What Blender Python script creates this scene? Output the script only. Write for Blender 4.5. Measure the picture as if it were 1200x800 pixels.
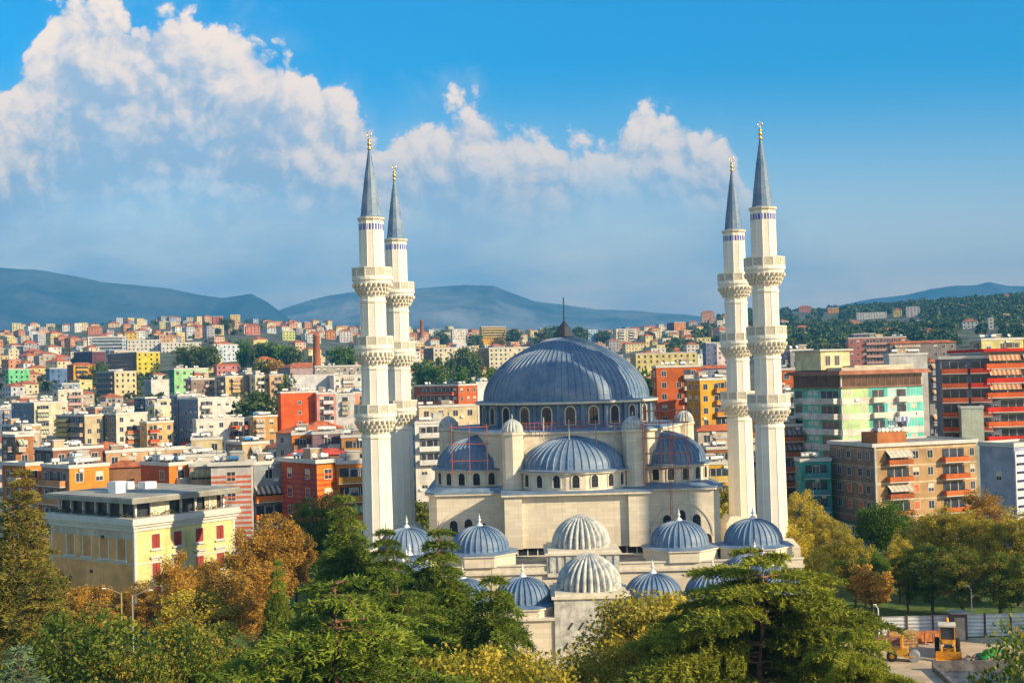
import bpy, math, random
import numpy as np
from math import radians as rad, sin, cos, tan, pi, atan2, sqrt
from mathutils import Vector, Matrix

for _o in list(bpy.data.objects):
    bpy.data.objects.remove(_o)
SC = bpy.context.scene
COL = SC.collection
RNG = random.Random(7)

# ------------------------------------------------------------------ camera
CAMZ = 28.0
FPX = 1500.0            # focal length in pixels of a 1200 px wide picture
PITCH = math.atan(40.0/FPX)
ROLL = rad(1.5)
_f = Vector((0, cos(PITCH), sin(PITCH)))
_R = Vector((1, 0, 0)); _U = Vector((0, -sin(PITCH), cos(PITCH)))
_r = cos(ROLL)*_R - sin(ROLL)*_U
_u = sin(ROLL)*_R + cos(ROLL)*_U
cam_d = bpy.data.cameras.new('camera'); cam = bpy.data.objects.new('camera', cam_d)
COL.objects.link(cam); SC.camera = cam
cam_d.sensor_width = 36.0; cam_d.lens = 36.0*FPX/1200.0
cam_d.clip_start = 0.5; cam_d.clip_end = 60000
m = Matrix((_r, _u, -_f)).transposed().to_4x4(); m.translation = Vector((0, 0, CAMZ))
cam.matrix_world = m

def at(px, py, Y):
    """world point at distance Y seen at photo position (px, py)"""
    d = _f*FPX + _r*(px-600) + _u*(400-py)
    return Vector((0, 0, CAMZ)) + d*(Y/d.y)
def proj(p):
    q = Vector(p)-Vector((0, 0, CAMZ)); w = q.dot(_f)
    return 600+FPX*q.dot(_r)/w, 400-FPX*q.dot(_u)/w

# ------------------------------------------------------------------ light
SUN_AZ = rad(120); SUN_EL = rad(25)      # clockwise from +Y
SUNV = Vector((sin(SUN_AZ)*cos(SUN_EL), cos(SUN_AZ)*cos(SUN_EL), sin(SUN_EL)))
sd = bpy.data.lights.new('sun', 'SUN'); sd.energy = 5.0; sd.angle = rad(0.5); sd.color = (1.0, 0.81, 0.52)
so = bpy.data.objects.new('sun', sd); COL.objects.link(so)
so.rotation_euler = SUNV.to_track_quat('Z', 'Y').to_euler()
SC.view_settings.view_transform = 'Standard'; SC.view_settings.look = 'None'
SC.view_settings.exposure = 0.60; SC.view_settings.gamma = 1.0
SC.view_settings.use_curve_mapping = False
SC.cycles.max_bounces = 6; SC.cycles.volume_bounces = 0
SC.cycles.transparent_max_bounces = 4

W = bpy.data.worlds.new('World'); SC.world = W; W.use_nodes = True
NT = W.node_tree; NT.nodes.clear()

class NB:
    """small node helper"""
    def __init__(s, nt): s.nt = nt
    def n(s, t, **kw):
        x = s.nt.nodes.new(t)
        for k, v in kw.items(): setattr(x, k, v)
        return x
    def put(s, sock, v):
        if isinstance(v, bpy.types.NodeSocket): s.nt.links.new(v, sock)
        elif v is not None:
            if sock.type == 'RGBA' and len(v) == 3: v = (*v, 1)
            sock.default_value = v
    def m(s, op, a, b=None, c=None, clamp=False):
        x = s.n('ShaderNodeMath', operation=op, use_clamp=clamp)
        for i, v in enumerate((a, b, c)):
            if v is not None: s.put(x.inputs[i], v)
        return x.outputs[0]
    def mr(s, v, a, b, c=0.0, d=1.0, smooth=True):
        x = s.n('ShaderNodeMapRange'); x.interpolation_type = 'SMOOTHSTEP' if smooth else 'LINEAR'
        for i, q in enumerate((v, a, b, c, d)): s.put(x.inputs[i], q)
        return x.outputs[0]
    def mix(s, f, a, b, blend='MIX'):
        x = s.n('ShaderNodeMix', data_type='RGBA', blend_type=blend)
        s.put(x.inputs[0], f); s.put(x.inputs[6], a); s.put(x.inputs[7], b)
        return x.outputs[2]
    def noise(s, vec, scale, detail=3, rough=.5, dim='3D'):
        x = s.n('ShaderNodeTexNoise', noise_dimensions=dim)
        if vec is not None: s.put(x.inputs['Vector'], vec)
        x.inputs['Scale'].default_value = scale; x.inputs['Detail'].default_value = detail
        x.inputs['Roughness'].default_value = rough
        return x.outputs['Fac'], x.outputs['Color']
    def xyz(s, a, b, c):
        x = s.n('ShaderNodeCombineXYZ')
        for i, v in enumerate((a, b, c)): s.put(x.inputs[i], v)
        return x.outputs[0]

def build_world():
    g = NB(NT)
    tc = g.n('ShaderNodeTexCoord').outputs['Generated']
    sky = g.n('ShaderNodeTexSky', sky_type='NISHITA')
    sky.sun_disc = False; sky.sun_elevation = SUN_EL; sky.sun_rotation = SUN_AZ
    sky.altitude = 100; sky.air_density = 1.3; sky.dust_density = 0.4; sky.ozone_density = 3.0
    sep = g.n('ShaderNodeSeparateXYZ'); g.put(sep.inputs[0], tc)
    X, Y, Z = sep.outputs
    Yc = g.m('MAXIMUM', Y, 0.05)
    A = g.m('DIVIDE', X, Yc); E = g.m('DIVIDE', Z, Yc)        # heading and height above the horizon (tangents)
    front = g.mr(Y, 0.05, 0.3)
    P = g.xyz(A, E, 0.0)
    # domain warp
    def noise2(v, sc, det=4, r=.6):
        x = g.n('ShaderNodeTexNoise', noise_dimensions='2D'); g.put(x.inputs['Vector'], v)
        x.inputs['Scale'].default_value = sc; x.inputs['Detail'].default_value = det; x.inputs['Roughness'].default_value = r
        return x.outputs['Fac'], x.outputs['Color']
    def vadd(v, w):
        x = g.n('ShaderNodeVectorMath', operation='ADD'); g.put(x.inputs[0], v); g.put(x.inputs[1], w); return x.outputs[0]
    def vscale(v, k):
        x = g.n('ShaderNodeVectorMath', operation='MULTIPLY'); g.put(x.inputs[0], v); x.inputs[1].default_value = k; return x.outputs[0]
    _, wc = noise2(P, 10, 3, .55)
    _, wc2 = noise2(P, 42, 3, .6)
    PW = vadd(vadd(P, vscale(vadd(wc, (-.5, -.5, 0)), (.035, .03, 0))), vscale(vadd(wc2, (-.5, -.5, 0)), (.010, .010, 0)))
    def curve(xsock, pts, lo=-.45, hi=.45):
        c = g.n('ShaderNodeFloatCurve'); cm = c.mapping.curves[0]
        t = g.mr(xsock, lo, hi, 0, 1, False)
        P_ = [((a-lo)/(hi-lo), e) for a, e in pts]
        cm.points[0].location = P_[0]; cm.points[1].location = P_[-1]
        for q in P_[1:-1]: cm.points.new(*q)
        for q in cm.points: q.handle_type = 'AUTO'
        c.mapping.update(); g.put(c.inputs['Value'], t); c.inputs['Factor'].default_value = 1
        return c.outputs[0]
    def ang(px, py):
        d = _f*FPX + _r*(px-600) + _u*(400-py); return d.x/d.y, d.z/d.y
    def top(pts): return [ang(*p) for p in pts]
    L = top([(-80, 160), (-30, 120), (15, 75), (45, 30), (60, -6), (120, -18), (165, -2), (200, 6), (235, 16), (285, 24), (315, 48), (350, 64), (395, 92), (430, 120), (452, 160), (480, 250), (560, 330), (1240, 400)])
    Rr = top([(-60, 330), (380, 250), (430, 185), (465, 135), (490, 118), (530, 112), (562, 108), (585, 132), (620, 152), (660, 152), (700, 146), (735, 126), (762, 114), (795, 114), (822, 136), (850, 156), (880, 210), (950, 290), (1240, 400)])
    def puffs(pv):
        vo = g.n('ShaderNodeTexVoronoi', feature='SMOOTH_F1', voronoi_dimensions='2D'); g.put(vo.inputs['Vector'], pv)
        vo.inputs['Scale'].default_value = 21; vo.inputs['Detail'].default_value = 3; vo.inputs['Roughness'].default_value = .5
        vo.inputs['Smoothness'].default_value = .25; vo.inputs['Lacunarity'].default_value = 2.3
        n2, _ = noise2(pv, 13, 5, .58)
        return g.m('ADD', g.m('MULTIPLY', g.m('SUBTRACT', .42, vo.outputs['Distance']), 1.0), g.m('MULTIPLY', g.m('SUBTRACT', n2, .5), .7))
    sp = g.n('ShaderNodeSeparateXYZ'); g.put(sp.inputs[0], P); a, e = sp.outputs[0], sp.outputs[1]
    bil = puffs(PW); bil2 = puffs(vadd(PW, (.007, .009, 0)))
    dl = g.m('ADD', g.m('SUBTRACT', g.m('ADD', curve(a, L), .004), e), g.m('MULTIPLY', bil, .034))
    dr = g.m('ADD', g.m('SUBTRACT', g.m('ADD', curve(a, Rr), .008), e), g.m('MULTIPLY', bil, .034))
    big, _ = noise2(vadd(P, (3.3, 1.7, 0)), 7, 5, .6)
    jag = g.m('MULTIPLY', g.m('SUBTRACT', big, .5), .12)
    ml = g.m('MULTIPLY', g.mr(dl, 0.0, .010), g.mr(g.m('ADD', dl, jag), .24, .07))
    mr_ = g.m('MULTIPLY', g.mr(dr, 0.0, .013), g.mr(g.m('ADD', dr, g.m('MULTIPLY', jag, .8)), .13, .05))
    body = g.m('MULTIPLY', g.m('MAXIMUM', ml, mr_), g.mr(g.m('ADD', E, g.m('MULTIPLY', jag, .8)), .09, .17))
    near = g.mr(g.m('MAXIMUM', dl, dr), -.03, .05)
    stretch = g.xyz(g.m('MULTIPLY', A, .55), g.m('MULTIPLY', E, 1.5), 0)
    ns, _ = noise2(stretch, 6, 5, .6)
    veil = g.m('MULTIPLY', near, g.mr(ns, .25, .72))
    lit = g.m('MULTIPLY', g.m('SUBTRACT', bil, bil2), .9)
    lit = g.m('ADD', lit, g.m('MULTIPLY', bil, .45))
    depthl = g.m('MULTIPLY', ml, dl); depthr = g.m('MULTIPLY', mr_, g.m('MULTIPLY', dr, 1.3))
    lit = g.m('ADD', lit, g.mr(g.m('ADD', g.m('MAXIMUM', depthl, depthr), jag), .14, .0, -.42, .42))
    lf = g.mr(lit, -.62, .50)
    ccol = g.mix(lf, (2.9, 3.4, 4.1), (7.9, 6.0, 4.4))
    tint = g.mr(E, -.01, .25)
    skyc = g.mix(1.0, sky.outputs[0], g.mix(tint, (3.0, 1.8, 1.15), (.04, .62, .97)), 'MULTIPLY')
    rest = g.mix(1.0, sky.outputs[0], (.98, .95, .93), 'MULTIPLY')
    inview = g.m('MULTIPLY', front, g.mr(E, .75, .34))
    skyc = g.mix(inview, rest, skyc)
    c1 = g.mix(g.m('MULTIPLY', veil, g.m('MULTIPLY', front, .85)), skyc, (3.4, 3.9, 4.5))
    c2 = g.mix(g.m('MULTIPLY', body, g.m('MULTIPLY', front, .97)), c1, ccol)
    bg = g.n('ShaderNodeBackground'); g.put(bg.inputs[0], c2); bg.inputs[1].default_value = 0.13
    out = g.n('ShaderNodeOutputWorld'); g.put(out.inputs[0], bg.outputs[0])
    W.cycles.sampling_method = 'MANUAL'; W.cycles.sample_map_resolution = 512
build_world()

# ------------------------------------------------------------------ object helpers
def tag(o, label=None, cat=None, group=None, kind=None):
    if label: o['label'] = label
    if cat: o['category'] = cat
    if group: o['group'] = group
    if kind: o['kind'] = kind
    return o
def empty(name, loc, rz=0, label=None, cat=None, group=None):
    o = bpy.data.objects.new(name, None); COL.objects.link(o); o.location = loc; o.rotation_euler = (0, 0, rz)
    o.empty_display_size = .5
    return tag(o, label, cat, group)
def mobj(name, mesh, parent=None):
    o = bpy.data.objects.new(name, mesh); COL.objects.link(o)
    if parent: o.parent = parent
    return o
KIDS = {}
def copy_tree(o, parent=None):
    c = o.copy(); COL.objects.link(c)
    if parent is not None: c.parent = parent
    for ch in list(o.children): copy_tree(ch, c)
    return c

class MB:
    def __init__(s): s.v = []; s.f = []; s.mi = []; s.sm = []
    def add(s, vs, fs, mi=0, sm=False):
        b = len(s.v); s.v += [tuple(q) for q in vs]
        for f in fs: s.f.append(tuple(b+i for i in f)); s.mi.append(mi); s.sm.append(sm)
        return s
    def box(s, x0, x1, y0, y1, z0, z1, mi=0):
        vs = [(x0,y0,z0),(x1,y0,z0),(x1,y1,z0),(x0,y1,z0),(x0,y0,z1),(x1,y0,z1),(x1,y1,z1),(x0,y1,z1)]
        return s.add(vs, [(0,3,2,1),(4,5,6,7),(0,1,5,4),(1,2,6,5),(2,3,7,6),(3,0,4,7)], mi)
    def prism(s, pts, z0, z1, mi=0, top=None, sm=False):
        """closed prism over a ccw polygon; top scales the upper polygon about its centre"""
        n = len(pts); cx = sum(p[0] for p in pts)/n; cy = sum(p[1] for p in pts)/n
        k = 1 if top is None else top
        vs = [(p[0], p[1], z0) for p in pts]+[(cx+(p[0]-cx)*k, cy+(p[1]-cy)*k, z1) for p in pts]
        s.add(vs, [(i, (i+1) % n, n+(i+1) % n, n+i) for i in range(n)], mi, sm)
        s.add(vs, [tuple(range(n))[::-1], tuple(range(n, 2*n))], mi)
        return s
    def bar(s, a, b, r, n=6, mi=0, r2=None, sm=True):
        a = Vector(a); b = Vector(b); d = (b-a)
        if d.length < 1e-6: return s
        q = d.to_track_quat('Z', 'Y'); r2 = r if r2 is None else r2
        vs = []
        for p, rr in ((a, r), (b, r2)):
            for i in range(n):
                t = 2*pi*i/n; vs.append(p+q@Vector((rr*cos(t), rr*sin(t), 0)))
        s.add(vs, [(i, (i+1) % n, n+(i+1) % n, n+i) for i in range(n)], mi, sm)
        s.add(vs, [tuple(range(n))[::-1], tuple(range(n, 2*n))], mi); return s
    def lathe(s, prof, n=32, cx=0, cy=0, mi=0, mod=None, a0=0.0, a1=2*pi, sm=True, angles=None):
        """profile [(r,z)] from bottom to top; mod(theta, r, z) -> radius"""
        full = abs(a1-a0-2*pi) < 1e-6
        if angles is None:
            angles = [a0+(a1-a0)*i/n for i in range(n if full else n+1)]
        na = len(angles); vs = []
        for r, z in prof:
            for t in angles:
                rr = mod(t, r, z) if mod else r
                vs.append((cx+rr*cos(t), cy+rr*sin(t), z))
        fs = []
        for j in range(len(prof)-1):
            for i in range(na if full else na-1):
                k = (i+1) % na
                fs.append((j*na+i, j*na+k, (j+1)*na+k, (j+1)*na+i))
        return s.add(vs, fs, mi, sm)
    def mesh(s, name, mats):
        me = bpy.data.meshes.new(name); me.from_pydata(s.v, [], s.f)
        for m_ in (mats if isinstance(mats, (list, tuple)) else [mats]): me.materials.append(m_)
        me.polygons.foreach_set('material_index', s.mi); me.polygons.foreach_set('use_smooth', s.sm)
        me.update(); return me
    def build(s, name, mats, parent=None): return mobj(name, s.mesh(name, mats), parent)

def xf(mb, M):
    mb.v = [tuple(M@Vector(p)) for p in mb.v]; return mb

# ------------------------------------------------------------------ materials
MATS = {}
def mat(key, col, rough=.8, var=.12, scale=.6, metal=0.0, spec=.3, streak=0.0, bump=0.0, bscale=8, col2=None):
    if key in MATS: return MATS[key]
    M = bpy.data.materials.new(key); M.use_nodes = True; g = NB(M.node_tree); g.nt.nodes.clear()
    b = g.n('ShaderNodeBsdfPrincipled'); o = g.n('ShaderNodeOutputMaterial'); g.put(o.inputs[0], b.outputs[0])
    geo = g.n('ShaderNodeNewGeometry').outputs['Position']
    f, _ = g.noise(geo, scale, 5, .62)
    f2, _ = g.noise(geo, scale*6, 3, .6)
    c = (*col, 1)
    dark = tuple(max(0, q*(1-var*2.2)) for q in col) if col2 is None else col2
    lite = tuple(min(1, q*(1+var)) for q in col)
    cc = g.mix(g.mr(f, .3, .7), dark, lite)
    cc = g.mix(g.m('MULTIPLY', g.mr(f2, .45, .75), var*2.0), cc, tuple(q*.62 for q in col))
    if streak:
        sp = g.n('ShaderNodeSeparateXYZ'); g.put(sp.inputs[0], geo)
        v = g.xyz(g.m('MULTIPLY', sp.outputs[0], 2.2), g.m('MULTIPLY', sp.outputs[1], 2.2), g.m('MULTIPLY', sp.outputs[2], .18))
        fs, _ = g.noise(v, 1.0, 4, .65)
        cc = g.mix(g.m('MULTIPLY', g.mr(fs, .5, .78), streak), cc, tuple(q*.5 for q in col))
    g.put(b.inputs['Base Color'], cc); b.inputs['Roughness'].default_value = rough
    b.inputs['Metallic'].default_value = metal; b.inputs['Specular IOR Level'].default_value = spec
    if bump:
        bf, _ = g.noise(geo, bscale, 4, .6)
        bn = g.n('ShaderNodeBump'); bn.inputs['Strength'].default_value = bump; bn.inputs['Distance'].default_value = .05
        g.put(bn.inputs['Height'], bf); g.put(b.inputs['Normal'], bn.outputs[0])
    MATS[key] = M; return M

def stone_mat(key, col, bw=1.4, bh=.45, mortar=.8, var=.1, streak=.25, rough=.75):
    """ashlar: joints drawn by the brick texture on x+y / z"""
    if key in MATS: return MATS[key]
    M = bpy.data.materials.new(key); M.use_nodes = True; g = NB(M.node_tree); g.nt.nodes.clear()
    b = g.n('ShaderNodeBsdfPrincipled'); o = g.n('ShaderNodeOutputMaterial'); g.put(o.inputs[0], b.outputs[0])
    geo = g.n('ShaderNodeNewGeometry').outputs['Position']
    sp = g.n('ShaderNodeSeparateXYZ'); g.put(sp.inputs[0], geo)
    br = g.n('ShaderNodeTexBrick'); g.put(br.inputs['Vector'], g.xyz(g.m('ADD', sp.outputs[0], g.m('MULTIPLY', sp.outputs[1], .93)), sp.outputs[2], 0))
    br.inputs['Scale'].default_value = 1; br.inputs['Brick Width'].default_value = bw; br.inputs['Row Height'].default_value = bh
    br.inputs['Mortar Size'].default_value = .018; br.inputs['Bias'].default_value = -.1
    g.put(br.inputs['Color1'], tuple(q*(1-var) for q in col)); g.put(br.inputs['Color2'], tuple(min(1, q*(1+var*.5)) for q in col))
    g.put(br.inputs['Mortar'], tuple(q*mortar for q in col))
    f, _ = g.noise(geo, .35, 5, .6)
    cc = g.mix(g.m('MULTIPLY', g.mr(f, .35, .75), .28), br.outputs[0], tuple(q*.72 for q in col))
    v = g.xyz(g.m('MULTIPLY', sp.outputs[0], 2.0), g.m('MULTIPLY', sp.outputs[1], 2.0), g.m('MULTIPLY', sp.outputs[2], .15))
    fs, _ = g.noise(v, 1.0, 4, .65)
    cc = g.mix(g.m('MULTIPLY', g.mr(fs, .5, .8), streak), cc, tuple(q*.5 for q in col))
    g.put(b.inputs['Base Color'], cc); b.inputs['Roughness'].default_value = rough; b.inputs['Specular IOR Level'].default_value = .25
    MATS[key] = M; return M

STONE = stone_mat('limestone', (.74, .64, .49), mortar=.80, var=.12, streak=.4)
STONE2 = stone_mat('minaret_stone', (.82, .755, .64), bw=2.0, bh=.9, mortar=.88, var=.04, streak=.12)
TRIM = mat('stone_trim', (.70, .62, .49), .7, .08, 1.2, streak=.15)
MARBLE = mat('ribbed_marble', (.58, .55, .48), .65, .2, 1.6, streak=.75, col2=(.26, .30, .32))
MARBLE2 = mat('marble_block', (.55, .53, .47), .65, .2, 1.2, streak=.45)
WHITE = mat('white_stone', (.80, .78, .73), .5, .05)
GOLD = mat('gilded', (.85, .55, .18), .3, .05, metal=.9)
BLUETILE = mat('blue_tile', (.03, .07, .40), .3, .05)
GLASS = mat('dark_glass', (.035, .035, .045), .12, .2, spec=.6)
GLASSB = mat('brown_glass', (.10, .05, .03), .2, .2, spec=.5)
DARKM = mat('dark_metal', (.04, .045, .06), .5)
REDM = mat('red_oxide_steel', (.50, .13, .08), .5, .1)
GREYM = mat('galvanised_steel', (.42, .43, .43), .45, .1, metal=.4)
TILE = mat('terracotta_tiles', (.50, .16, .07), .8, .25, .8)
CONC = mat('concrete', (.40, .38, .35), .85, .18, .4, streak=.3)
def lead_mat():
    M = bpy.data.materials.new('lead_sheet'); M.use_nodes = True; g = NB(M.node_tree); g.nt.nodes.clear()
    b = g.n('ShaderNodeBsdfPrincipled'); o = g.n('ShaderNodeOutputMaterial'); g.put(o.inputs[0], b.outputs[0])
    geo = g.n('ShaderNodeNewGeometry').outputs['Position']
    f, _ = g.noise(geo, .45, 5, .65); f2, _ = g.noise(geo, 3.5, 4, .65)
    cc = g.mix(g.mr(f, .3, .7), (.08, .155, .27), (.21, .27, .345))
    cc = g.mix(g.m('MULTIPLY', g.mr(f2, .5, .8), .45), cc, (.40, .42, .43))
    g.put(b.inputs['Base Color'], cc); b.inputs['Roughness'].default_value = .55
    b.inputs['Metallic'].default_value = .0; b.inputs['Specular IOR Level'].default_value = .4
    bn = g.n('ShaderNodeBump'); bn.inputs['Strength'].default_value = .35; bn.inputs['Distance'].default_value = .04
    g.put(bn.inputs['Height'], f2); g.put(b.inputs['Normal'], bn.outputs[0])
    return M
LEAD = lead_mat(); MATS['lead'] = LEAD

# ------------------------------------------------------------------ terrain
def lerp_tab(tab, x):
    if x <= tab[0][0]: return tab[0][1]
    for (a, b), (c, d) in zip(tab, tab[1:]):
        if x <= c: return b+(d-b)*(x-a)/(c-a)
    return tab[-1][1]
_E = [(-300, 66), (0, 68), (150, 70), (260, 74), (420, 60), (560, 46), (700, 42), (800, 52), (870, 66), (950, 62), (1050, 68), (1200, 78), (1500, 90)]
def terrain(x, y):
    if y < 300: return 0.0
    u = 600+FPX*x/y
    g_ = (lerp_tab(_E, u)/.75+28)/1580
    t = y-430; z = 0 if t < -130 else (((t+130)**2)/520 if t < 130 else t)*g_
    if y > 2000: z -= (y-2000)*g_*1.6*min(1, (y-2000)/800); z = max(z, -60)
    return z + 2.5*sin(x*.011+y*.004)*min(1, max(0, y-500)/500)

def np_mesh(name, V, F, mats, mi=None, smooth=False):
    me = bpy.data.meshes.new(name); k = F.shape[1]
    me.vertices.add(len(V)); me.vertices.foreach_set('co', V.astype(np.float32).ravel())
    me.loops.add(F.size); me.loops.foreach_set('vertex_index', F.astype(np.int32).ravel())
    me.polygons.add(len(F)); me.polygons.foreach_set('loop_start', np.arange(0, F.size, k, dtype=np.int32))
    me.polygons.foreach_set('loop_total', np.full(len(F), k, dtype=np.int32))
    for m_ in (mats if isinstance(mats, (list, tuple)) else [mats]): me.materials.append(m_)
    if mi is not None: me.polygons.foreach_set('material_index', mi.astype(np.int32))
    me.polygons.foreach_set('use_smooth', np.full(len(F), smooth, dtype=bool))
    me.update(calc_edges=True); me.validate(); return me

def grid_mesh(xs, ys, zf, name, m_, smooth=True):
    V = np.array([(x, y, zf(x, y)) for y in ys for x in xs]); nx = len(xs)
    F = np.array([(j*nx+i, j*nx+i+1, (j+1)*nx+i+1, (j+1)*nx+i) for j in range(len(ys)-1) for i in range(nx-1)])
    return np_mesh(name, V, F, m_, smooth=smooth)

GROUND = mat('ground_earth', (.16, .15, .10), .95, .3, .05, col2=(.06, .08, .035))
def build_ground():
    ys = list(range(-300, 300, 100))+list(range(300, 2400, 60))+[2600, 3000, 3600, 4500, 6000, 9000, 14000]
    xs = [-9000, -6000, -4000]+list(range(-2600, 2601, 100))+[4000, 6000, 9000]
    o = mobj('ground', grid_mesh(xs, ys, lambda x, y: terrain(x, y), 'ground', GROUND)); tag(o, kind='structure')
build_ground()

MOUNT = mat('mountain_slopes', (.10, .10, .08), .95, .3, .0022, col2=(.02, .03, .025))
MROCK = mat('mountain_rock', (.30, .28, .24), .95, .2, .0016, col2=(.02, .03, .025))
def build_mountain(name, pts, Y, depth, seed, m_):
    r = np.random.RandomState(seed); ph = r.rand(8, 4)*6.28
    lo, hi = pts[0][0], pts[-1][0]
    n = 420; m2 = 60
    from mathutils import noise as mn_
    V = []
    for j in range(m2+1):
        t = j/m2; yy = Y-depth+depth*1.7*t
        for i in range(n+1):
            px = lo+(hi-lo)*i/n
            p = at(px, lerp_tab(pts, px), Y); H = p.z; xx = p.x*(yy/Y) if False else p.x
            s = t/(1/1.7) if t < 1/1.7 else 1-(t-1/1.7)/(1-1/1.7)
            s = max(0, s)
            k = 1.0
            rid = mn_.ridged_multi_fractal(Vector((xx*.00075+seed, yy*.0006, seed*1.7)), .9, 2.1, 6, 1.0, 2.0)*.55
            z = H*(s**.8)*(1-.75*(1-s)*(1.15-rid)) + H*.035*(rid-.6)
            V.append((xx, yy, z-40*(1-s)))
    V = np.array(V); w = n+1
    F = np.array([(j*w+i, j*w+i+1, (j+1)*w+i+1, (j+1)*w+i) for j in range(m2) for i in range(n)])
    o = mobj(name, np_mesh(name, V, F, m_, smooth=True)); tag(o, kind='structure')
build_mountain('mountains', [(-260, 330), (-60, 320), (0, 313), (40, 316), (80, 322), (120, 329), (160, 331), (200, 335), (240, 343), (262, 346), (295, 341), (312, 350), (330, 364), (350, 380), (420, 400)], 7600, 2600, 3, MOUNT)
build_mountain('mountains', [(250, 395), (310, 372), (335, 361), (362, 351), (385, 345), (415, 342), (460, 341), (505, 335), (545, 331), (578, 332), (605, 342), (625, 350), (660, 356), (700, 362), (740, 364), (800, 366), (850, 372), (930, 390)], 8600, 3000, 5, MROCK)
build_mountain('mountains', [(900, 378), (950, 364), (990, 356), (1020, 349), (1060, 344), (1090, 337), (1120, 333), (1142, 332), (1157, 328), (1180, 333), (1205, 334), (1260, 345), (1500, 370)], 8000, 2600, 9, MOUNT)

# ------------------------------------------------------------------ haze
def build_haze():
    M = bpy.data.materials.new('haze_air'); M.use_nodes = True; g = NB(M.node_tree); g.nt.nodes.clear()
    v = g.n('ShaderNodeVolumePrincipled'); o = g.n('ShaderNodeOutputMaterial'); g.put(o.inputs['Volume'], v.outputs[0])
    v.inputs['Color'].default_value = (.09, .49, 1.0, 1); v.inputs['Density'].default_value = HAZE; v.inputs['Anisotropy'].default_value = 0.0
    b = MB(); b.box(-12000, 12000, -400, 14500, -110, 1150)
    tag(b.build('haze', M), 'thin blue haze over the city and the mountains', 'haze', kind='stuff')
HAZE = 1.35e-4
build_haze()
# ------------------------------------------------------------------ the mosque
XC, YC = 6.9, 168.0
mosque = empty('mosque', (XC, YC, 0), 0, 'big pale stone mosque with grey-blue lead domes between four minarets', 'mosque')

def ribbed(N, w=.13, h=.10):
    """angles and radius modulation of a lead dome with N standing seams"""
    A = []; 
    for i in range(N):
        t = 2*pi*i/N
        A += [(t-.9*w, 0), (t-.4*w, 1), (t+.4*w, 1), (t+.9*w, 0), (t+pi/N, 0)]
    return A
def seam_dome(R, H, N, z0, cx=0, cy=0, seam=.12, sh=.10, eave=.5, rings=14, a0=None, a1=None, flare=.0, power=1.0, mb=None):
    """lead covered dome with seams; optional half (a0..a1)"""
    mb = mb or MB()
    prof = [(R+eave, z0-.02), (R+eave, z0+.12), (R+.02, z0+.22+flare)]
    for j in range(rings+1):
        t = (pi/2)*j/rings
        prof.append((max(.12, R*cos(t)**power if t < pi/2 else .12), z0+.3+flare+H*sin(t)))
    ang = []
    w = seam/R*.5
    full = a0 is None
    s, e = (0, 2*pi) if full else (a0, a1)
    cnt = N if full else max(3, int(N*(e-s)/(2*pi)))
    for i in range(cnt if full else cnt+1):
        t = s+(e-s)*i/cnt
        ang += [(t-1.6*w, 0), (t-.8*w, 1), (t+.8*w, 1), (t+1.6*w, 0)]
    vs = []; na = len(ang)
    for r, z in prof:
        k = min(1, r/R*1.4)
        for t, up in ang:
            rr = r+(sh*up*k if z > z0+.15 else 0)
            # narrow the seam's angle growth: keep width constant near the crown
            vs.append((cx+rr*cos(t), cy+rr*sin(t), z+(sh*.6*up if z > z0+.3 else 0)))
    fs = []
    for j in range(len(prof)-1):
        for i in range(na if full else na-1):
            k = (i+1) % na
            fs.append((j*na+i, j*na+k, (j+1)*na+k, (j+1)*na+i))
    mb.add(vs, fs, 0, False)
    return mb

def melon(R, H, N, z0, cx=0, cy=0, mb=None, depth=.10, tip=True):
    mb = mb or MB()
    prof = []
    for j in range(15):
        t = j/14
        a = t*pi/2
        r = R*(cos(a)**.92)*(1+.05*sin(pi*t*1.0))
        prof.append((max(r, .04), z0+H*(.82*sin(a)+.18*t**2)))
    def mod(th, r, z): return r*(1-depth+depth*abs(cos(th*N/2))**.6*1.0)
    mb.lathe(prof, N*6, cx, cy, 0, mod, sm=True)
    return mb

def onion_finial(z, s=1.0, cx=0, cy=0):
    mb = MB()
    pr = [(.75, 0), (.72, .12), (.55, .42), (.28, .72), (.14, .86), (.10, 1.0), (.24, 1.12), (.3, 1.28), (.2, 1.46), (.08, 1.6), (.16, 1.7), (.16, 1.84), (.05, 2.0), (.02, 2.45)]
    mb.lathe([(r*s, z+h*s) for r, h in pr], 12, cx, cy)
    return mb

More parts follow.
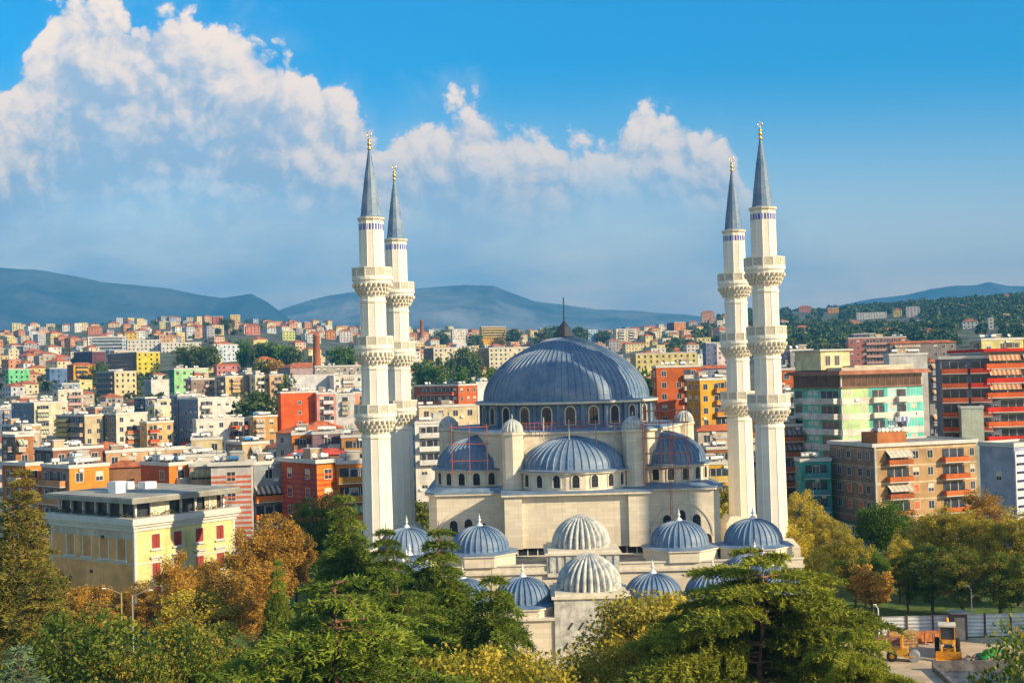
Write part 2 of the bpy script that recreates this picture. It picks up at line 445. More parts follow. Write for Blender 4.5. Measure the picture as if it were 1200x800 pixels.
def arch_pts(w, h, pointed=False, n=8):
    """outline (x,z) of an arched opening, base at z=0"""
    r = w/2; pts = [(-r, 0), (r, 0)]
    for i in range(n+1):
        t = pi*i/n
        x, z = r*cos(t), r*sin(t)
        if pointed: z *= 1.25+.25*sin(t)**4*0
        pts.append((x, h-r*(1.25 if pointed else 1)+z))
    return pts
_winmesh = {}
def arch_window(w, h, pointed=False, glass=GLASS, frame=TRIM, key=None):
    k = (w, h, pointed, glass.name, frame.name)
    if k in _winmesh: return _winmesh[k]
    mb = MB()
    def plate(pts, y0, y1, mi):
        n = len(pts)
        vs = [(x, y0, z) for x, z in pts]+[(x, y1, z) for x, z in pts]
        mb.add(vs, [tuple(range(n))[::-1] if False else tuple(range(n))], mi)
        mb.add(vs, [(i, n+i, n+(i+1) % n, (i+1) % n) for i in range(n)], mi)
    a = arch_pts(w, h, pointed); b = arch_pts(w+.28, h+.2, pointed)
    b = [(x, z-.06) for x, z in b]
    # frame ring
    n = len(a); vs = [(x, -.10, z) for x, z in b]+[(x, -.10, z) for x, z in a]+[(x, .05, z) for x, z in a]+[(x, .06, z) for x, z in b]
    mb.add(vs, [(i, (i+1) % n, n+(i+1) % n, n+i) for i in range(n)], 1)
    mb.add(vs, [(n+i, n+(i+1) % n, 2*n+(i+1) % n, 2*n+i) for i in range(n)], 1)
    mb.add(vs, [(3*n+i, 3*n+(i+1) % n, (i+1) % n, i) for i in range(n)], 1)
    mb.add([(x, -.025, z) for x, z in a], [tuple(range(n))], 0)
    # lattice
    mb.box(-.03, .03, -.06, -.03, .05, h-.1, 2); mb.box(-w/2, w/2, -.06, -.03, h*.35, h*.35+.06, 2); mb.box(-w/2, w/2, -.06, -.03, h*.65, h*.65+.06, 2)
    me = mb.mesh('arched_window', [glass, frame, DARKM]); _winmesh[k] = me; return me
def put_window(me, parent, x, y, z, phi, name='window'):
    """phi: outward direction angle (0 = toward -Y, positive to +X)"""
    o = mobj(name, me, parent); o.location = (x, y, z); o.rotation_euler = (0, 0, phi); return o

def poly(R, n, off=0, cx=0, cy=0, ky=1):
    return [(cx+R*cos(off+2*pi*i/n), cy+ky*R*sin(off+2*pi*i/n)) for i in range(n)]

def build_hall():
    P = mosque
    # lower block: corner wings and the central projection (local coordinates, centre at 0,0)
    yf = -16.2   # front of wings (Y 151.8)
    hw = 17.3
    ch = 1.0
    wing = [(-hw, yf+ch), (-hw+ch, yf), (hw-ch*.9, yf), (hw, yf+ch), (hw, 16.5), (-hw, 16.5)]
    mb = MB(); mb.prism(wing, 0, 14.0)
    mb.build('hall_walls', STONE, P)
    r = MB(); big = [(-hw-.4, yf+ch-.2), (-hw+ch-.2, yf-.4), (hw-ch*.9+.2, yf-.4), (hw+.4, yf+ch-.2), (hw+.4, 16.9), (-hw-.4, 16.9)]
    r.prism(big, 14.0, 14.22); r.build('cornice', TRIM, P)
    r = MB(); r.prism([(x*1.004, y*1.004) for x, y in big], 14.22, 14.42); r.prism([(x*.97, y*.97) for x, y in big], 14.42, 14.75, top=.96); r.build('lower_roof', LEAD, P)
    # central projection
    yc = -21.0; cw = 8.25
    mb = MB()
    mb.box(-cw, cw, yc+.55, -15.9, 8.15, 14.15)
    mb.box(-cw-.01, -cw+2.0, yc, yc+.56, 8.13, 14.14); mb.box(cw-2.3, cw+.01, yc, yc+.56, 8.13, 14.14)
    mb.box(-cw+.3, cw-.3, yc+1.2, -15.9, 6.0, 8.15)
    mb.build('front_block', STONE, P)
    r = MB(); r.box(-cw-.35, cw+.35, yc-.35, -16, 14.15, 14.4); r.build('cornice', TRIM, P)
    r = MB(); r.box(-cw-.4, cw+.4, yc-.4, -15.95, 14.4, 14.62); r.build('front_block_roof', LEAD, P)
    g = MB()
    g.box(-cw+.2, cw-.2, yc+1.0, yc+1.15, 6.4, 8.12)
    g.build('glass_band', GLASS, P)
    for i in range(15):
        x = -cw+.25+i*(2*cw-.5)/14
        f = MB(); f.box(x-.05, x+.05, yc+.9, yc+.99, 6.4, 8.1); f.build('mullion', WHITE, P)
    f = MB(); f.box(-cw+.2, cw-.2, yc+.86, yc+.94, 7.2, 7.28); f.build('transom', WHITE, P)
    # blind arches with three pointed windows in each wing
    wm = arch_window(.95, 1.9, True); wm2 = arch_window(.95, 1.5, True, GLASSB)
    for sx in (-1, 1):
        cx = sx*12.6 if sx > 0 else -12.6
        a = MB(); n = 28
        R0, R1 = 3.75, 3.55
        vs = []
        for i in range(n+1):
            t = pi*i/n
            vs += [(cx+R0*cos(t), yf-.10, 8.6+R0*1.06*sin(t)), (cx+R1*cos(t), yf-.10, 8.6+R1*1.06*sin(t)), (cx+R1*cos(t), yf+.03, 8.6+R1*1.06*sin(t)), (cx+R0*cos(t), yf+.03, 8.6+R0*1.06*sin(t))]
        fs = []
        for i in range(n):
            b = i*4; c = b+4
            fs += [(b, c, c+1, b+1), (b+1, c+1, c+2, b+2), (b+3, c+3, c, b)]
        a.add(vs, fs, 0); a.build('blind_arch', TRIM, P)
        for dx, z in ((-1.75, 9.2), (0, 9.75), (1.75, 9.2)):
            put_window(wm if sx > 0 or dx < 0 else wm2, P, cx+dx, yf-.02, z, 0)
        for dx in (-3.0, 3.0): put_window(wm2, P, cx+dx, yf-.02, 7.3, 0)
    # octagonal base under the drum
    tur = [(-7.15, -15.9), (7.15, -15.9), (15.6, 2.0), (7.15, 16.2), (-7.15, 16.2), (-15.6, 2.0)]
    ob = [(-7.15, -14.6), (7.15, -14.6), (10.2, -12.3), (14.9, .5), (14.9, 6.5), (8.5, 15.4), (-8.5, 15.4), (-14.9, 6.5), (-14.9, .5), (-10.2, -12.3)]
    b = MB(); b.prism(ob, 14.6, 20.9); b.build('upper_block', STONE, P)
    b = MB(); b.prism([(x*1.02, y*1.02) for x, y in ob], 20.9, 21.15); b.build('cornice', TRIM, P)
    b = MB(); b.prism([(x*1.01, y*1.01) for x, y in ob], 21.15, 21.4, top=.97); b.build('upper_roof', LEAD, P)
    # great arch band over the front semi-dome
    a = MB(); n = 24; vs = []
    for i in range(n+1):
        t = pi*(.06+.88*i/n)
        for R in (6.95, 6.55):
            vs += [(R*cos(t), -14.78, 16.2+R*.66*sin(t)), (R*cos(t), -14.5, 16.2+R*.66*sin(t))]
    fs = []
    for i in range(n):
        b = i*4; c = b+4
        fs += [(b, b+2, c+2, c), (b, c, c+1, b+1), (b+2, b+3, c+3, c+2)]
    a.add(vs, fs, 0); a.build('great_arch', TRIM, P)
    # turrets
    for (x, y) in tur:
        t = MB(); t.lathe([(1.38, 14.0), (1.38, 14.7), (1.27, 14.8), (1.27, 20.9), (1.42, 21.0), (1.42, 21.3), (1.2, 21.35)], 8, x, y, sm=False)
        tw = t.build('turret', STONE, P)
        c = melon(1.30, 1.55, 18, 21.35, x, y, depth=.12); c.lathe([(.09, 22.85), (.05, 23.0), (.12, 23.1), (.02, 23.45)], 8, x, y)
        c.build('turret_cap', MARBLE, tw)
    # semi-domes: front and the four diagonals
    def semi(cx, cy, R, H, phi, nwin, span, wz=15.0, z0=14.6):
        """phi outward direction angle from -Y toward +X"""
        N = 18
        d = MB()
        pts = poly(R+.35, N, phi-pi/2+pi/N, cx, cy)
        d.prism(pts, z0, 16.55); dr = d.build('semidome_drum', STONE, P)
        c = MB(); c.prism(poly(R+.75, N, phi-pi/2+pi/N, cx, cy), 16.55, 16.78); c.build('cornice', TRIM, dr)
        dm = seam_dome(R, H, 44, 16.76, cx, cy, seam=.13, sh=.11, eave=.85, power=1.3)
        dm.build('semidome', LEAD, P)
        ap = (R+.35)*cos(pi/N)
        me = arch_window(.82, 1.45, False)
        for i in range(-(nwin//2), nwin//2+1):
            a_ = phi+i*2*pi/N
            put_window(me, dr, cx+(ap+.02)*sin(a_), cy-(ap+.02)*cos(a_), wz-.05, a_)
        return dr
    semi(0, -14.4, 6.1, 3.6, 0, 7, 0)
    semi(11.8, -8.4, 4.9, 3.6, rad(20), 7, 0)
    semi(-11.6, -8.4, 4.9, 3.6, rad(-20), 7, 0)
    semi(11.5, 10.4, 5.0, 3.3, rad(140), 5, 0); semi(-11.5, 10.4, 5.0, 3.3, rad(-140), 5, 0)
    semi(16.9, -12.6, .9, 1.1, rad(45), 1, 0) if False else None
    # small corner domes of the lower block
    for x, y in ((16.0, 4.6), (-16.0, 4.6)):
        c = MB(); c.lathe([(1.15, 14.6), (1.15, 17.0), (1.25, 17.1), (1.2, 17.3), (1.0, 17.9), (.6, 18.35), (.05, 18.6)], 16, x, y); c.build('corner_dome', TRIM, P)
    # main drum
    d = MB(); R = 11.15; N = 24
    d.lathe([(R+.45, 21.2), (R+.45, 21.55), (R, 21.6), (R, 24.3)], N, 0, 0, sm=False, angles=[2*pi*(i+.5)/N-pi/2 for i in range(N)])
    dr = d.build('main_drum', mat('drum_lead', (.13, .19, .28), .5, .15, 1.0, spec=.4), P)
    me = arch_window(1.15, 2.15, False, GLASS, TRIM); ap = R*cos(pi/N)
    for i in range(N):
        a_ = 2*pi*i/N
        put_window(me, dr, (ap+.02)*sin(a_), -(ap+.02)*cos(a_), 21.85, a_)
        b_ = a_+pi/N; q = MB(); q.box(-.2, .2, -.28, .1, 21.6, 24.3); o = q.build('pilaster', MATS['drum_lead'], dr)
        o.location = ((R+.02)*sin(b_), -(R+.02)*cos(b_), 0); o.rotation_euler = (0, 0, b_)
    c = MB(); c.lathe([(R-.1, 24.3), (11.9, 24.32), (12.0, 24.6), (11.4, 24.62)], 72, 0, 0); c.build('eave_cornice', TRIM, P)
    dm = seam_dome(10.75, 8.15, 76, 24.6, 0, 0, seam=.12, sh=.11, eave=1.15, rings=24, power=1.5)
    md = dm.build('main_dome', LEAD, P)
    f = MB(); f.lathe([(1.45, 32.95), (1.4, 33.05), (.7, 34.2), (.14, 34.95), (.1, 35.0), (.08, 38.0), (.02, 38.1)], 8, 0, 0, sm=False); f.build('dome_spire', DARKM, md)

    # ---- portico: terrace and its domes
    t = MB(); t.box(-23.5, 23.5, -30.4, -16.4, 0, 7.15); t.build('portico_block', STONE, P)
    t = MB(); t.box(-23.7, 23.7, -30.7, -30.4, 6.75, 7.05); t.box(-23.6, 23.6, -30.55, -30.2, 7.05, 7.62); t.box(-23.7, 23.7, -30.68, -30.1, 7.62, 7.78)
    t.build('parapet', TRIM, P)
    t = MB(); t.box(-23.45, 23.45, -30.2, -16.5, 7.15, 7.19); t.build('terrace_floor', mat('terrace_paving', (.42, .37, .29), .85, .2, .5), P)
    t = MB(); t.box(17.9, 24.3, -20.5, -13.2, 0, 7.3); t.box(18.2, 24.0, -20.2, -13.6, 7.3, 7.6); t.box(-24.3, -17.9, -20.5, -13.2, 0, 7.3); t.build('minaret_platform', TRIM, P)
    def kiosk(x, y, R, H, z, base=True, hb=1.35):
        K = P
        if base:
            b = MB(); b.prism(poly(R+1.1, 8, pi/8, x, y), z-hb, z-.25); kb = b.build('dome_base', STONE, K)
            c = MB(); c.prism(poly(R+1.3, 8, pi/8, x, y), z-.25, z-.08); c.build('cornice', TRIM, kb)
            c = MB(); c.prism(poly(R+1.35, 8, pi/8, x, y), z-.08, z+.12, top=.8); c.build('dome_skirt', LEAD, kb)
        dm = seam_dome(R, H, 30, z-.02, x, y, seam=.12, sh=.10, eave=.1, rings=12, power=.98); d_ = dm.build('portico_dome', LEAD, K)
        onion_finial(z+H+.15, .62, x, y).build('finial', WHITE, d_)
    for x in (-11.0, 10.9, 19.0, -19.0): kiosk(x, -27.0, 3.1, 2.4, 8.95)
    # marble entrance dome on its block
    def gate(x, y, hwid, ztop, R, H, z_bottom, front_relief):
        b = MB(); b.box(x-hwid, x+hwid, y-hwid, y+hwid, z_bottom, ztop-.35); o = b.build('entrance_block', MARBLE2, P)
        c = MB(); c.box(x-hwid-.25, x+hwid+.25, y-hwid-.25, y+hwid+.25, ztop-.35, ztop-.12); c.box(x-hwid+.1, x+hwid-.1, y-hwid+.1, y+hwid-.1, ztop-.12, ztop+.12); c.build('cornice', TRIM, o)
        if front_relief:
            for i in range(9):
                q = MB(); xx = x-hwid+.42+i*(2*hwid-.84)/8
                q.box(xx-.16, xx+.16, y-hwid-.12, y-hwid+.02, ztop-2.1, ztop-.5); q.build('relief_panel', MARBLE, o)
        melon(R, H, 28, ztop+.1, x, y, depth=.2).build('ribbed_dome', MARBLE, o)
        return o
    gate(.1, -26.9, 3.85, 9.05, 3.2, 3.5, 6.4, True)
    o = gate(.1, -40.6, 3.6, 6.75, 3.2, 3.5, 0, False)
    # diagonal slots of the gate front
    for i in range(6):
        for j in range(2):
            q = MB(); q.box(-.07, .07, -.04, .03, 0, .75); w = q.build('wall_slot', DARKM, o)
            w.location = (-2.7+i*1.05+.5*j, -44.22, 1.6+1.9*j); w.rotation_euler = (0, rad(35), 0)
    d = MB(); 
    # front wing of the courtyard
    t = MB(); t.box(-23.5, -3.5, -44.0, -37.2, 0, 4.4); t.box(3.7, 23.5, -44.0, -37.2, 0, 4.4); t.build('courtyard_wing', STONE, P)
    t = MB(); t.box(-23.8, -3.5, -44.3, -36.9, 4.4, 4.65); t.box(3.7, 23.8, -44.3, -36.9, 4.4, 4.65); t.build('cornice', TRIM, P)
    for x in (-6.45, 6.45, 12.4, -12.4, -18.4): kiosk(x, -40.6, 2.75, 2.2, 5.6, True, 1.2)
    # side wings
    for sx in (-1, 1):
        t = MB(); t.box(min(sx*15.4, sx*21.6), max(sx*15.4, sx*21.6), -37.2, -30.8, 0, 5.6); t.build('courtyard_wing', STONE, P)
    for k in range(4): kiosk(18.25, -31.6-k*4.5, 3.1 if k == 0 else 2.5, 2.3, 6.0, k == 3)
    for k in range(3): kiosk(-18.4, -31.0-k*4.2, 2.4, 2.4, 6.5, False)
build_hall()

# ------------------------------------------------------------------ minarets
def build_minaret():
    root = empty('minaret', (0, 0, 0))
    n = 12; A = [2*pi*(i+.5)/n for i in range(n)]
    def shaft(nm, r0, r1, z0, z1, ring=True):
        m_ = MB()
        # facets with a slim corner bead
        ang = []
        for a in A: ang += [(a-.035, 1.0), (a, 1.035), (a+.035, 1.0)]
        vs = []
        for r, z in ((r0, z0), (r1, z1)):
            for a, k in ang: vs.append((r*k*cos(a), r*k*sin(a), z))
        N_ = len(ang); m_.add(vs, [(i, (i+1) % N_, N_+(i+1) % N_, N_+i) for i in range(N_)], 0)
        if ring:
            m_.lathe([(r1*1.0, z1-.55), (r1*1.09, z1-.45), (r1*1.09, z1-.2), (r1*1.0, z1-.1)], n, sm=False, angles=A)
        return m_.build(nm, STONE2, root)
    def balcony(z, R, rs):
        """z: top of the parapet"""
        b = MB()
        steps = [(rs*1.0, z-3.45), (rs*1.08, z-3.3), (rs*1.12, z-2.95), (rs*1.24, z-2.9), (rs*1.26, z-2.5), (rs*1.38, z-2.45), (rs*1.4, z-2.05), (R*.93, z-1.95), (R*.95, z-1.55), (R, z-1.5), (R, z-1.2), (R*.97, z-1.18)]
        b.lathe(steps, 24, sm=False, angles=[2*pi*i/24 for i in range(24)])
        # hanging muqarnas teeth in three tiers
        for tier, (rr, zt, hh, cnt) in enumerate(((rs*1.20, z-3.25, .42, 24), (rs*1.34, z-2.82, .42, 24), (R*.93, z-2.4, .5, 24))):
            for i in range(cnt):
                a = 2*pi*(i+.5*(tier % 2))/cnt
                cx, cy = rr*cos(a), rr*sin(a)
                b.lathe([(.03, zt), (.17, zt+.2), (.20, zt+hh)], 5, cx, cy, 1, sm=False)
        o = b.build('balcony', [STONE2, TRIM], root)
        p = MB()
        N12 = 12
        for i in range(N12):
            a0, a1 = A[i], A[(i+1) % n]+(2*pi if i == n-1 else 0)
            p0 = Vector((R*cos(a0), R*sin(a0), 0)); p1 = Vector((R*cos(a1), R*sin(a1), 0)); d = (p1-p0); nrm = Vector((d.y, -d.x, 0)).normalized()
            def quad(s0, s1, za, zb, off, mi):
                q0 = p0+d*s0; q1 = p0+d*s1; o1 = nrm*off; o2 = nrm*(off-.07)
                vs = [q0+o2+Vector((0, 0, za)), q1+o2+Vector((0, 0, za)), q1+o1+Vector((0, 0, za)), q0+o1+Vector((0, 0, za)),
                      q0+o2+Vector((0, 0, zb)), q1+o2+Vector((0, 0, zb)), q1+o1+Vector((0, 0, zb)), q0+o1+Vector((0, 0, zb))]
                p.add(vs, [(0, 3, 2, 1)[::-1], (4, 5, 6, 7)[::-1], (0, 1, 5, 4)[::-1], (1, 2, 6, 5)[::-1], (2, 3, 7, 6)[::-1], (3, 0, 4, 7)[::-1]], mi)
            quad(0, 1, z-1.2, z-1.02, .0, 0); quad(0, 1, z-.13, z, .01, 0)
            quad(0, .07, z-1.02, z-.13, .0, 0); quad(.93, 1, z-1.02, z-.13, .0, 0)
            quad(.07, .93, z-1.02, z-.13, -.035, 1)
        p.build('parapet', [STONE2, mat('pierced_marble', (.60, .53, .42), .8, .22, 9)], o)
    b = MB(); b.box(-2.6, 2.6, -2.6, 2.6, 0, 7.5); b.prism([(-2.6, -2.6), (2.6, -2.6), (2.6, 2.6), (-2.6, 2.6)], 7.5, 8.4, top=.74); b.build('plinth', STONE, root)
    shaft('shaft', 1.72, 1.62, 7.6, 21.6)
    balcony(25.1, 2.5, 1.55); shaft('shaft', 1.55, 1.50, 21.5, 29.6)
    balcony(33.0, 2.35, 1.5); shaft('shaft', 1.50, 1.47, 29.5, 37.4)
    balcony(41.05, 2.4, 1.45); shaft('shaft', 1.45, 1.42, 37.3, 46.6, False)
    c = MB(); c.lathe([(1.42, 46.5), (1.62, 46.7), (1.66, 46.9), (1.3, 46.98)], n, sm=False, angles=A); c.build('cornice', TRIM, root)
    for i in range(24):
        a = 2*pi*(i+.5)/24-pi/2+pi/24; q = MB(); q.box(-.11, .11, -.03, .05, 45.45, 46.15)
        # keep on the facet plane
        k = round((a-A[0])/(2*pi/n)-.5); am = A[0]+(k+.5)*2*pi/n; ap = 1.42*cos(pi/n)/cos(a-am)
        o = q.build('blue_window', BLUETILE, root); o.location = (ap*cos(a), ap*sin(a), 0); o.rotation_euler = (0, 0, am+pi/2)
    s = MB(); s.lathe([(1.34, 46.98), (1.22, 47.1), (.98, 49.3), (.98*.98, 49.32), (.60, 52.2), (.60*.97, 52.22), (.16, 54.9), (.05, 54.95)], n, sm=False, angles=A); s.build('spire', LEAD, root)
    f = MB(); f.lathe([(.14, 54.9), (.3, 55.1), (.14, 55.3), (.1, 55.4), (.26, 55.55), (.26, 55.7), (.1, 55.85), (.2, 56.0), (.2, 56.15), (.06, 56.3), (.05, 56.5)], 10)
    for i in range(10):
        a0, a1 = rad(-240+i*30), rad(-210+i*30)
        f.bar((.28*cos(a0), 0, 56.8+.28*sin(a0)), (.28*cos(a1), 0, 56.8+.28*sin(a1)), .05, 5)
    f.bar((0, 0, 56.5), (0, 0, 57.3), .02, 5)
    f.build('gold_finial', GOLD, root)
    return root
mn = build_minaret()
MS = [(XC-22.95-.15, 150.0, 'front left minaret, tall white stone with three balconies, partly behind conifers at its foot'),
      (XC+22.95, 150.0, 'front right minaret, tallest-looking white stone tower standing beside the lead-domed porch'),
      (XC-22.35, 173.8, 'rear left minaret standing behind the front left one, mostly seen to its right'),
      (XC+23.65, 173.8, 'rear right minaret standing behind the front right one, mostly seen to its left')]
for i, (x, y, lab) in enumerate(MS):
    o = mn if i == 0 else copy_tree(mn)
    o.location = (x, y, 0); tag(o, lab, 'minaret', 'four minarets around the mosque')
# ------------------------------------------------------------------ buildings
def hexc(h):
    """sRGB hex of the paint as it looks in sun or shade -> linear albedo, a little darker"""
    v = [int(h[i:i+2], 16)/255 for i in (0, 2, 4)]
    return tuple(round(((q/12.92) if q <= .04045 else ((q+.055)/1.055)**2.4)*.80, 3) for q in v)
def wallm(h):
    k = 'plaster_'+h
    return MATS[k] if k in MATS else mat(k, hexc(h), .85, .13, .35, streak=.6)
WINDARK = mat('window_glass', (.05, .06, .08), .15, .3, spec=.6)
SHUT = mat('red_shutter', (.34, .05, .03), .6, .1)
ROOFFLAT = mat('flat_roof', (.33, .31, .29), .9, .25, .5)
WFRAME = mat('window_frame', (.60, .57, .52), .6, .05)
_wm = {}
def win_mesh(w, h, kind='plain'):
    k = (round(w, 2), round(h, 2), kind)
    if k in _wm: return _wm[k]
    mb = MB()
    mb.box(-w/2-.09, w/2+.09, -.045, .06, -.09, 0, 1); mb.box(-w/2-.09, w/2+.09, -.045, .06, h, h+.09, 1)
    mb.box(-w/2-.09, -w/2, -.04, .06, 0, h, 1); mb.box(w/2, w/2+.09, -.04, .06, 0, h, 1)
    mb.box(-w/2, w/2, -.012, .05, 0, h, 0)
    if kind == 'shutter':
        mb.box(-w/2, -.03, -.10, -.03, .03, h-.03, 2); mb.box(.03, w/2, -.10, -.03, .03, h-.03, 2)
        mb.box(-w/2-.3, w/2+.3, -.28, .04, -.28, -.1, 1)
    else:
        mb.box(-.03, .03, -.03, .0, 0, h, 1)
        if kind == 'blind': mb.box(-w/2, w/2, -.035, -.014, h*.45, h, 3)
        if kind == 'orange': mb.box(-w/2, w/2, -.05, -.014, 0, h, 4)
    me = mb.mesh('window', [WINDARK, WFRAME, SHUT, mat('roller_blind', (.62, .55, .42), .7, .1), mat('orange_shutter', (.62, .17, .05), .6, .1)]); _wm[k] = me; return me

class Bld:
    """a building: near corner at its origin, right face along +x, left face along +y"""
    def __init__(s, name, label, cat, C, yaw, lx, ly, z0, z1, wallR, wallL=None, group=None):
        s.root = empty(name, (C[0], C[1], z0), yaw, label, cat, group)
        s.lx, s.ly, s.H = lx, ly, z1-z0; s.mats = [wallm(wallR), wallm(wallL or wallR)]  # left face colour often has its shade painted in
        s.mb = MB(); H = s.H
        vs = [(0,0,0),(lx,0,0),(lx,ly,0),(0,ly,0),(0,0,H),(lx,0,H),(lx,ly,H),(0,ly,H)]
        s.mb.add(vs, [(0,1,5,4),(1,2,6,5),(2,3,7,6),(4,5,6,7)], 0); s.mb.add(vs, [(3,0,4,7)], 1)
    def mi(s, m_):
        if m_ not in s.mats: s.mats.append(m_)
        return s.mats.index(m_)
    def P(s, face, u, out=0.0):
        """point on a face: u metres from the near corner, out metres proud"""
        return (u, -out) if face == 'R' else (-out, u)
    def slab(s, mb, face, u0, u1, z0, z1, o0, o1, mi=0):
        """box on a face between outward offsets o0..o1"""
        if face == 'R': mb.box(u0, u1, -o1, -o0, z0, z1, mi)
        else: mb.box(-o1, -o0, u0, u1, z0, z1, mi)
    def band(s, face, u0, u1, z0, z1, h, off=.025):
        s.slab(s.mb, face, u0, u1, z0, z1, -.02, off, s.mi(wallm(h) if isinstance(h, str) else h))
    def finish(s): s.wall = s.mb.build('wall', s.mats, s.root); return s
    def window(s, face, u, z, w=1.2, h=1.4, kind='plain', integrated=False):
        if integrated:
            s.slab(s.mb, face, u-w/2, u+w/2, z, z+h, -.02, .03, s.mi(WINDARK)); return
        o = mobj('window', win_mesh(w, h, kind), s.root)
        x, y = s.P(face, u, .0); o.location = (x, y, z); o.rotation_euler = (0, 0, 0 if face == 'R' else -pi/2)
    def balcony(s, face, u0, u1, z, d=1.3, hcol='c8c0b0', ph=1.0, awn=None, dark=True, rail=False):
        mb = MB(); s.slab(mb, face, u0, u1, z-.15, z, .0, d, 0)
        t = .1
        if rail:
            s.slab(mb, face, u0, u1, z+ph-.06, z+ph, d-.06, d, 1)
            n = max(3, int((u1-u0)/.4))
            for i in range(n+1):
                u = u0+(u1-u0-.05)*i/n; s.slab(mb, face, u, u+.05, z, z+ph-.06, d-.05, d-.01, 1)
        else:
            s.slab(mb, face, u0, u1, z, z+ph, d-t, d, 1)
            s.slab(mb, face, u0, u0+t, z, z+ph, .0, d-t, 1); s.slab(mb, face, u1-t, u1, z, z+ph, .0, d-t, 1)
        b = mb.build('balcony', [WFRAME, DARKM if rail else wallm(hcol)], s.root)
        if dark:
            q = MB(); s.slab(q, face, u0+.25, u1-.25, z+.05, z+2.35, .012, .035, 0)
            n = max(1, int((u1-u0)/1.6))
            for i in range(1, n): 
                u = u0+(u1-u0)*i/n; s.slab(q, face, u-.05, u+.05, z+.05, z+2.35, .03, .06, 1)
            q.build('balcony_door', [WINDARK, WFRAME], b)
        if awn:
            q = MB(); out = d+.25
            a0, a1 = z+2.55, z+1.55
            def pt(u, o, zz): x, y = s.P(face, u, o); return (x, y, zz)
            ns = max(4, int((u1-u0)/.45))
            for i in range(ns):
                ua, ub = u0+(u1-u0)*i/ns, u0+(u1-u0)*(i+1)/ns
                vs = [pt(ua, .06, a0), pt(ub, .06, a0), pt(ub, out, a1), pt(ua, out, a1), pt(ub, out, a1-.25), pt(ua, out, a1-.25)]
                q.add(vs, [(0, 1, 2, 3), (3, 2, 4, 5)], i % 2)
            q.build('awning', [wallm(awn[0]), wallm(awn[1])], s.root)
        return b
    def cols(s, face, zs, us, w=1.2, h=1.4, kinds=('plain',), integrated=False):
        for z in zs:
            for u in us: s.window(face, u, z, w, h, RNG.choice(kinds), integrated)
    def roof_flat(s, over=.2, th=.3, col=None, name='roof', up=0):
        mb = MB(); lx, ly, H = s.lx, s.ly, s.H+up
        mb.box(-over, lx+over, -over, ly+over, H, H+th, 0)
        mb.box(-over+.25, lx+over-.25, -over+.25, ly+over-.25, H+th, H+th+.02, 1)
        # parapet
        p = .35
        for a in ((-over, lx+over, -over, -over+.2), (-over, lx+over, ly+over-.2, ly+over), (-over, -over+.2, -over+.2, ly+over-.2), (lx+over-.2, lx+over, -over+.2, ly+over-.2)):
            mb.box(*a, H+th, H+th+p, 0)
        return mb.build(name, [wallm(col) if col else WFRAME, ROOFFLAT], s.root)
    def roof_hip(s, rise=None, over=.4, m_=None):
        lx, ly, H = s.lx, s.ly, s.H; rise = rise or min(lx, ly)*.24; k = min(lx, ly)/2
        mb = MB(); a, b = -over, lx+over; c, d = -over, ly+over
        if lx >= ly: r0, r1 = (a+k+over, (c+d)/2), (b-k-over, (c+d)/2)
        else: r0, r1 = ((a+b)/2, c+k+over), ((a+b)/2, d-k-over)
        vs = [(a,c,H),(b,c,H),(b,d,H),(a,d,H),(a,c,H+.15),(b,c,H+.15),(b,d,H+.15),(a,d,H+.15),(r0[0],r0[1],H+rise+.15),(r1[0],r1[1],H+rise+.15)]
        mb.add(vs, [(0,3,2,1),(0,1,5,4),(1,2,6,5),(2,3,7,6),(3,0,4,7)], 0)
        if lx >= ly: mb.add(vs, [(4,5,9,8),(5,6,9),(6,7,8,9),(7,4,8)], 0)
        else: mb.add(vs, [(4,5,8),(5,6,9,8),(6,7,9),(7,4,8,9)], 0)
        return mb.build('roof', m_ or TILE, s.root)
    def clutter(s, n=3, seed=0):
        r = random.Random(seed); H = s.H+.35
        if s.lx < 4 or s.ly < 4: return
        q = MB(); x, y = r.uniform(.8, s.lx-3.2), r.uniform(1, max(1.2, s.ly-3.5)); hh = r.uniform(1.0, 2.0); q.box(x, x+2.2, y, y+2.4, H, H+hh, 0); q.box(x-.15, x+2.35, y-.15, y+2.55, H+hh, H+hh+.15, 1)
        q.build('stair_hut', [wallm(r.choice(('c8c0b4', 'e0d8cc', 'b0a090', 'd8b898'))), WFRAME], s.root)
        for i in range(n):
            q = MB(); x, y = r.uniform(.7, s.lx-1.6), r.uniform(.6, s.ly-1)
            k = r.random()
            if k < .55:
                for a in (-.35, .35): q.box(x+a-.04, x+a+.04, y-.25, y+.25, H, H+.45, 1)
                q.bar((x-.65, y, H+.8), (x+.65, y, H+.8), .36, 10, 0); q.build('water_tank', [WHITE if r.random() < .9 else wallm('4a90c8'), DARKM], s.root)
            elif k < .8:
                q.bar((x, y, H), (x, y, H+.7), .04, 5, 1); q.lathe([(.05, 0), (.35, .08), (.48, .2)], 10); 
                o = None
                R_ = Matrix.Translation((x, y, H+.8)) @ Matrix.Rotation(rad(65), 4, 'X')
                q2 = MB(); q2.lathe([(.02, 0), (.3, .06), (.45, .2)], 10); xf(q2, R_)
                q = MB(); q.bar((x, y, H), (x, y, H+.75), .04, 5, 1); q.add(q2.v, q2.f, 0); q.build('satellite_dish', [WHITE, DARKM], s.root)
            else:
                q.bar((x, y, H), (x, y, H+2.4), .03, 4); q.bar((x-.5, y, H+2.2), (x+.5, y, H+2.2), .02, 4); q.bar((x-.35, y, H+1.9), (x+.35, y, H+1.9), .02, 4); q.build('aerial', DARKM, s.root)

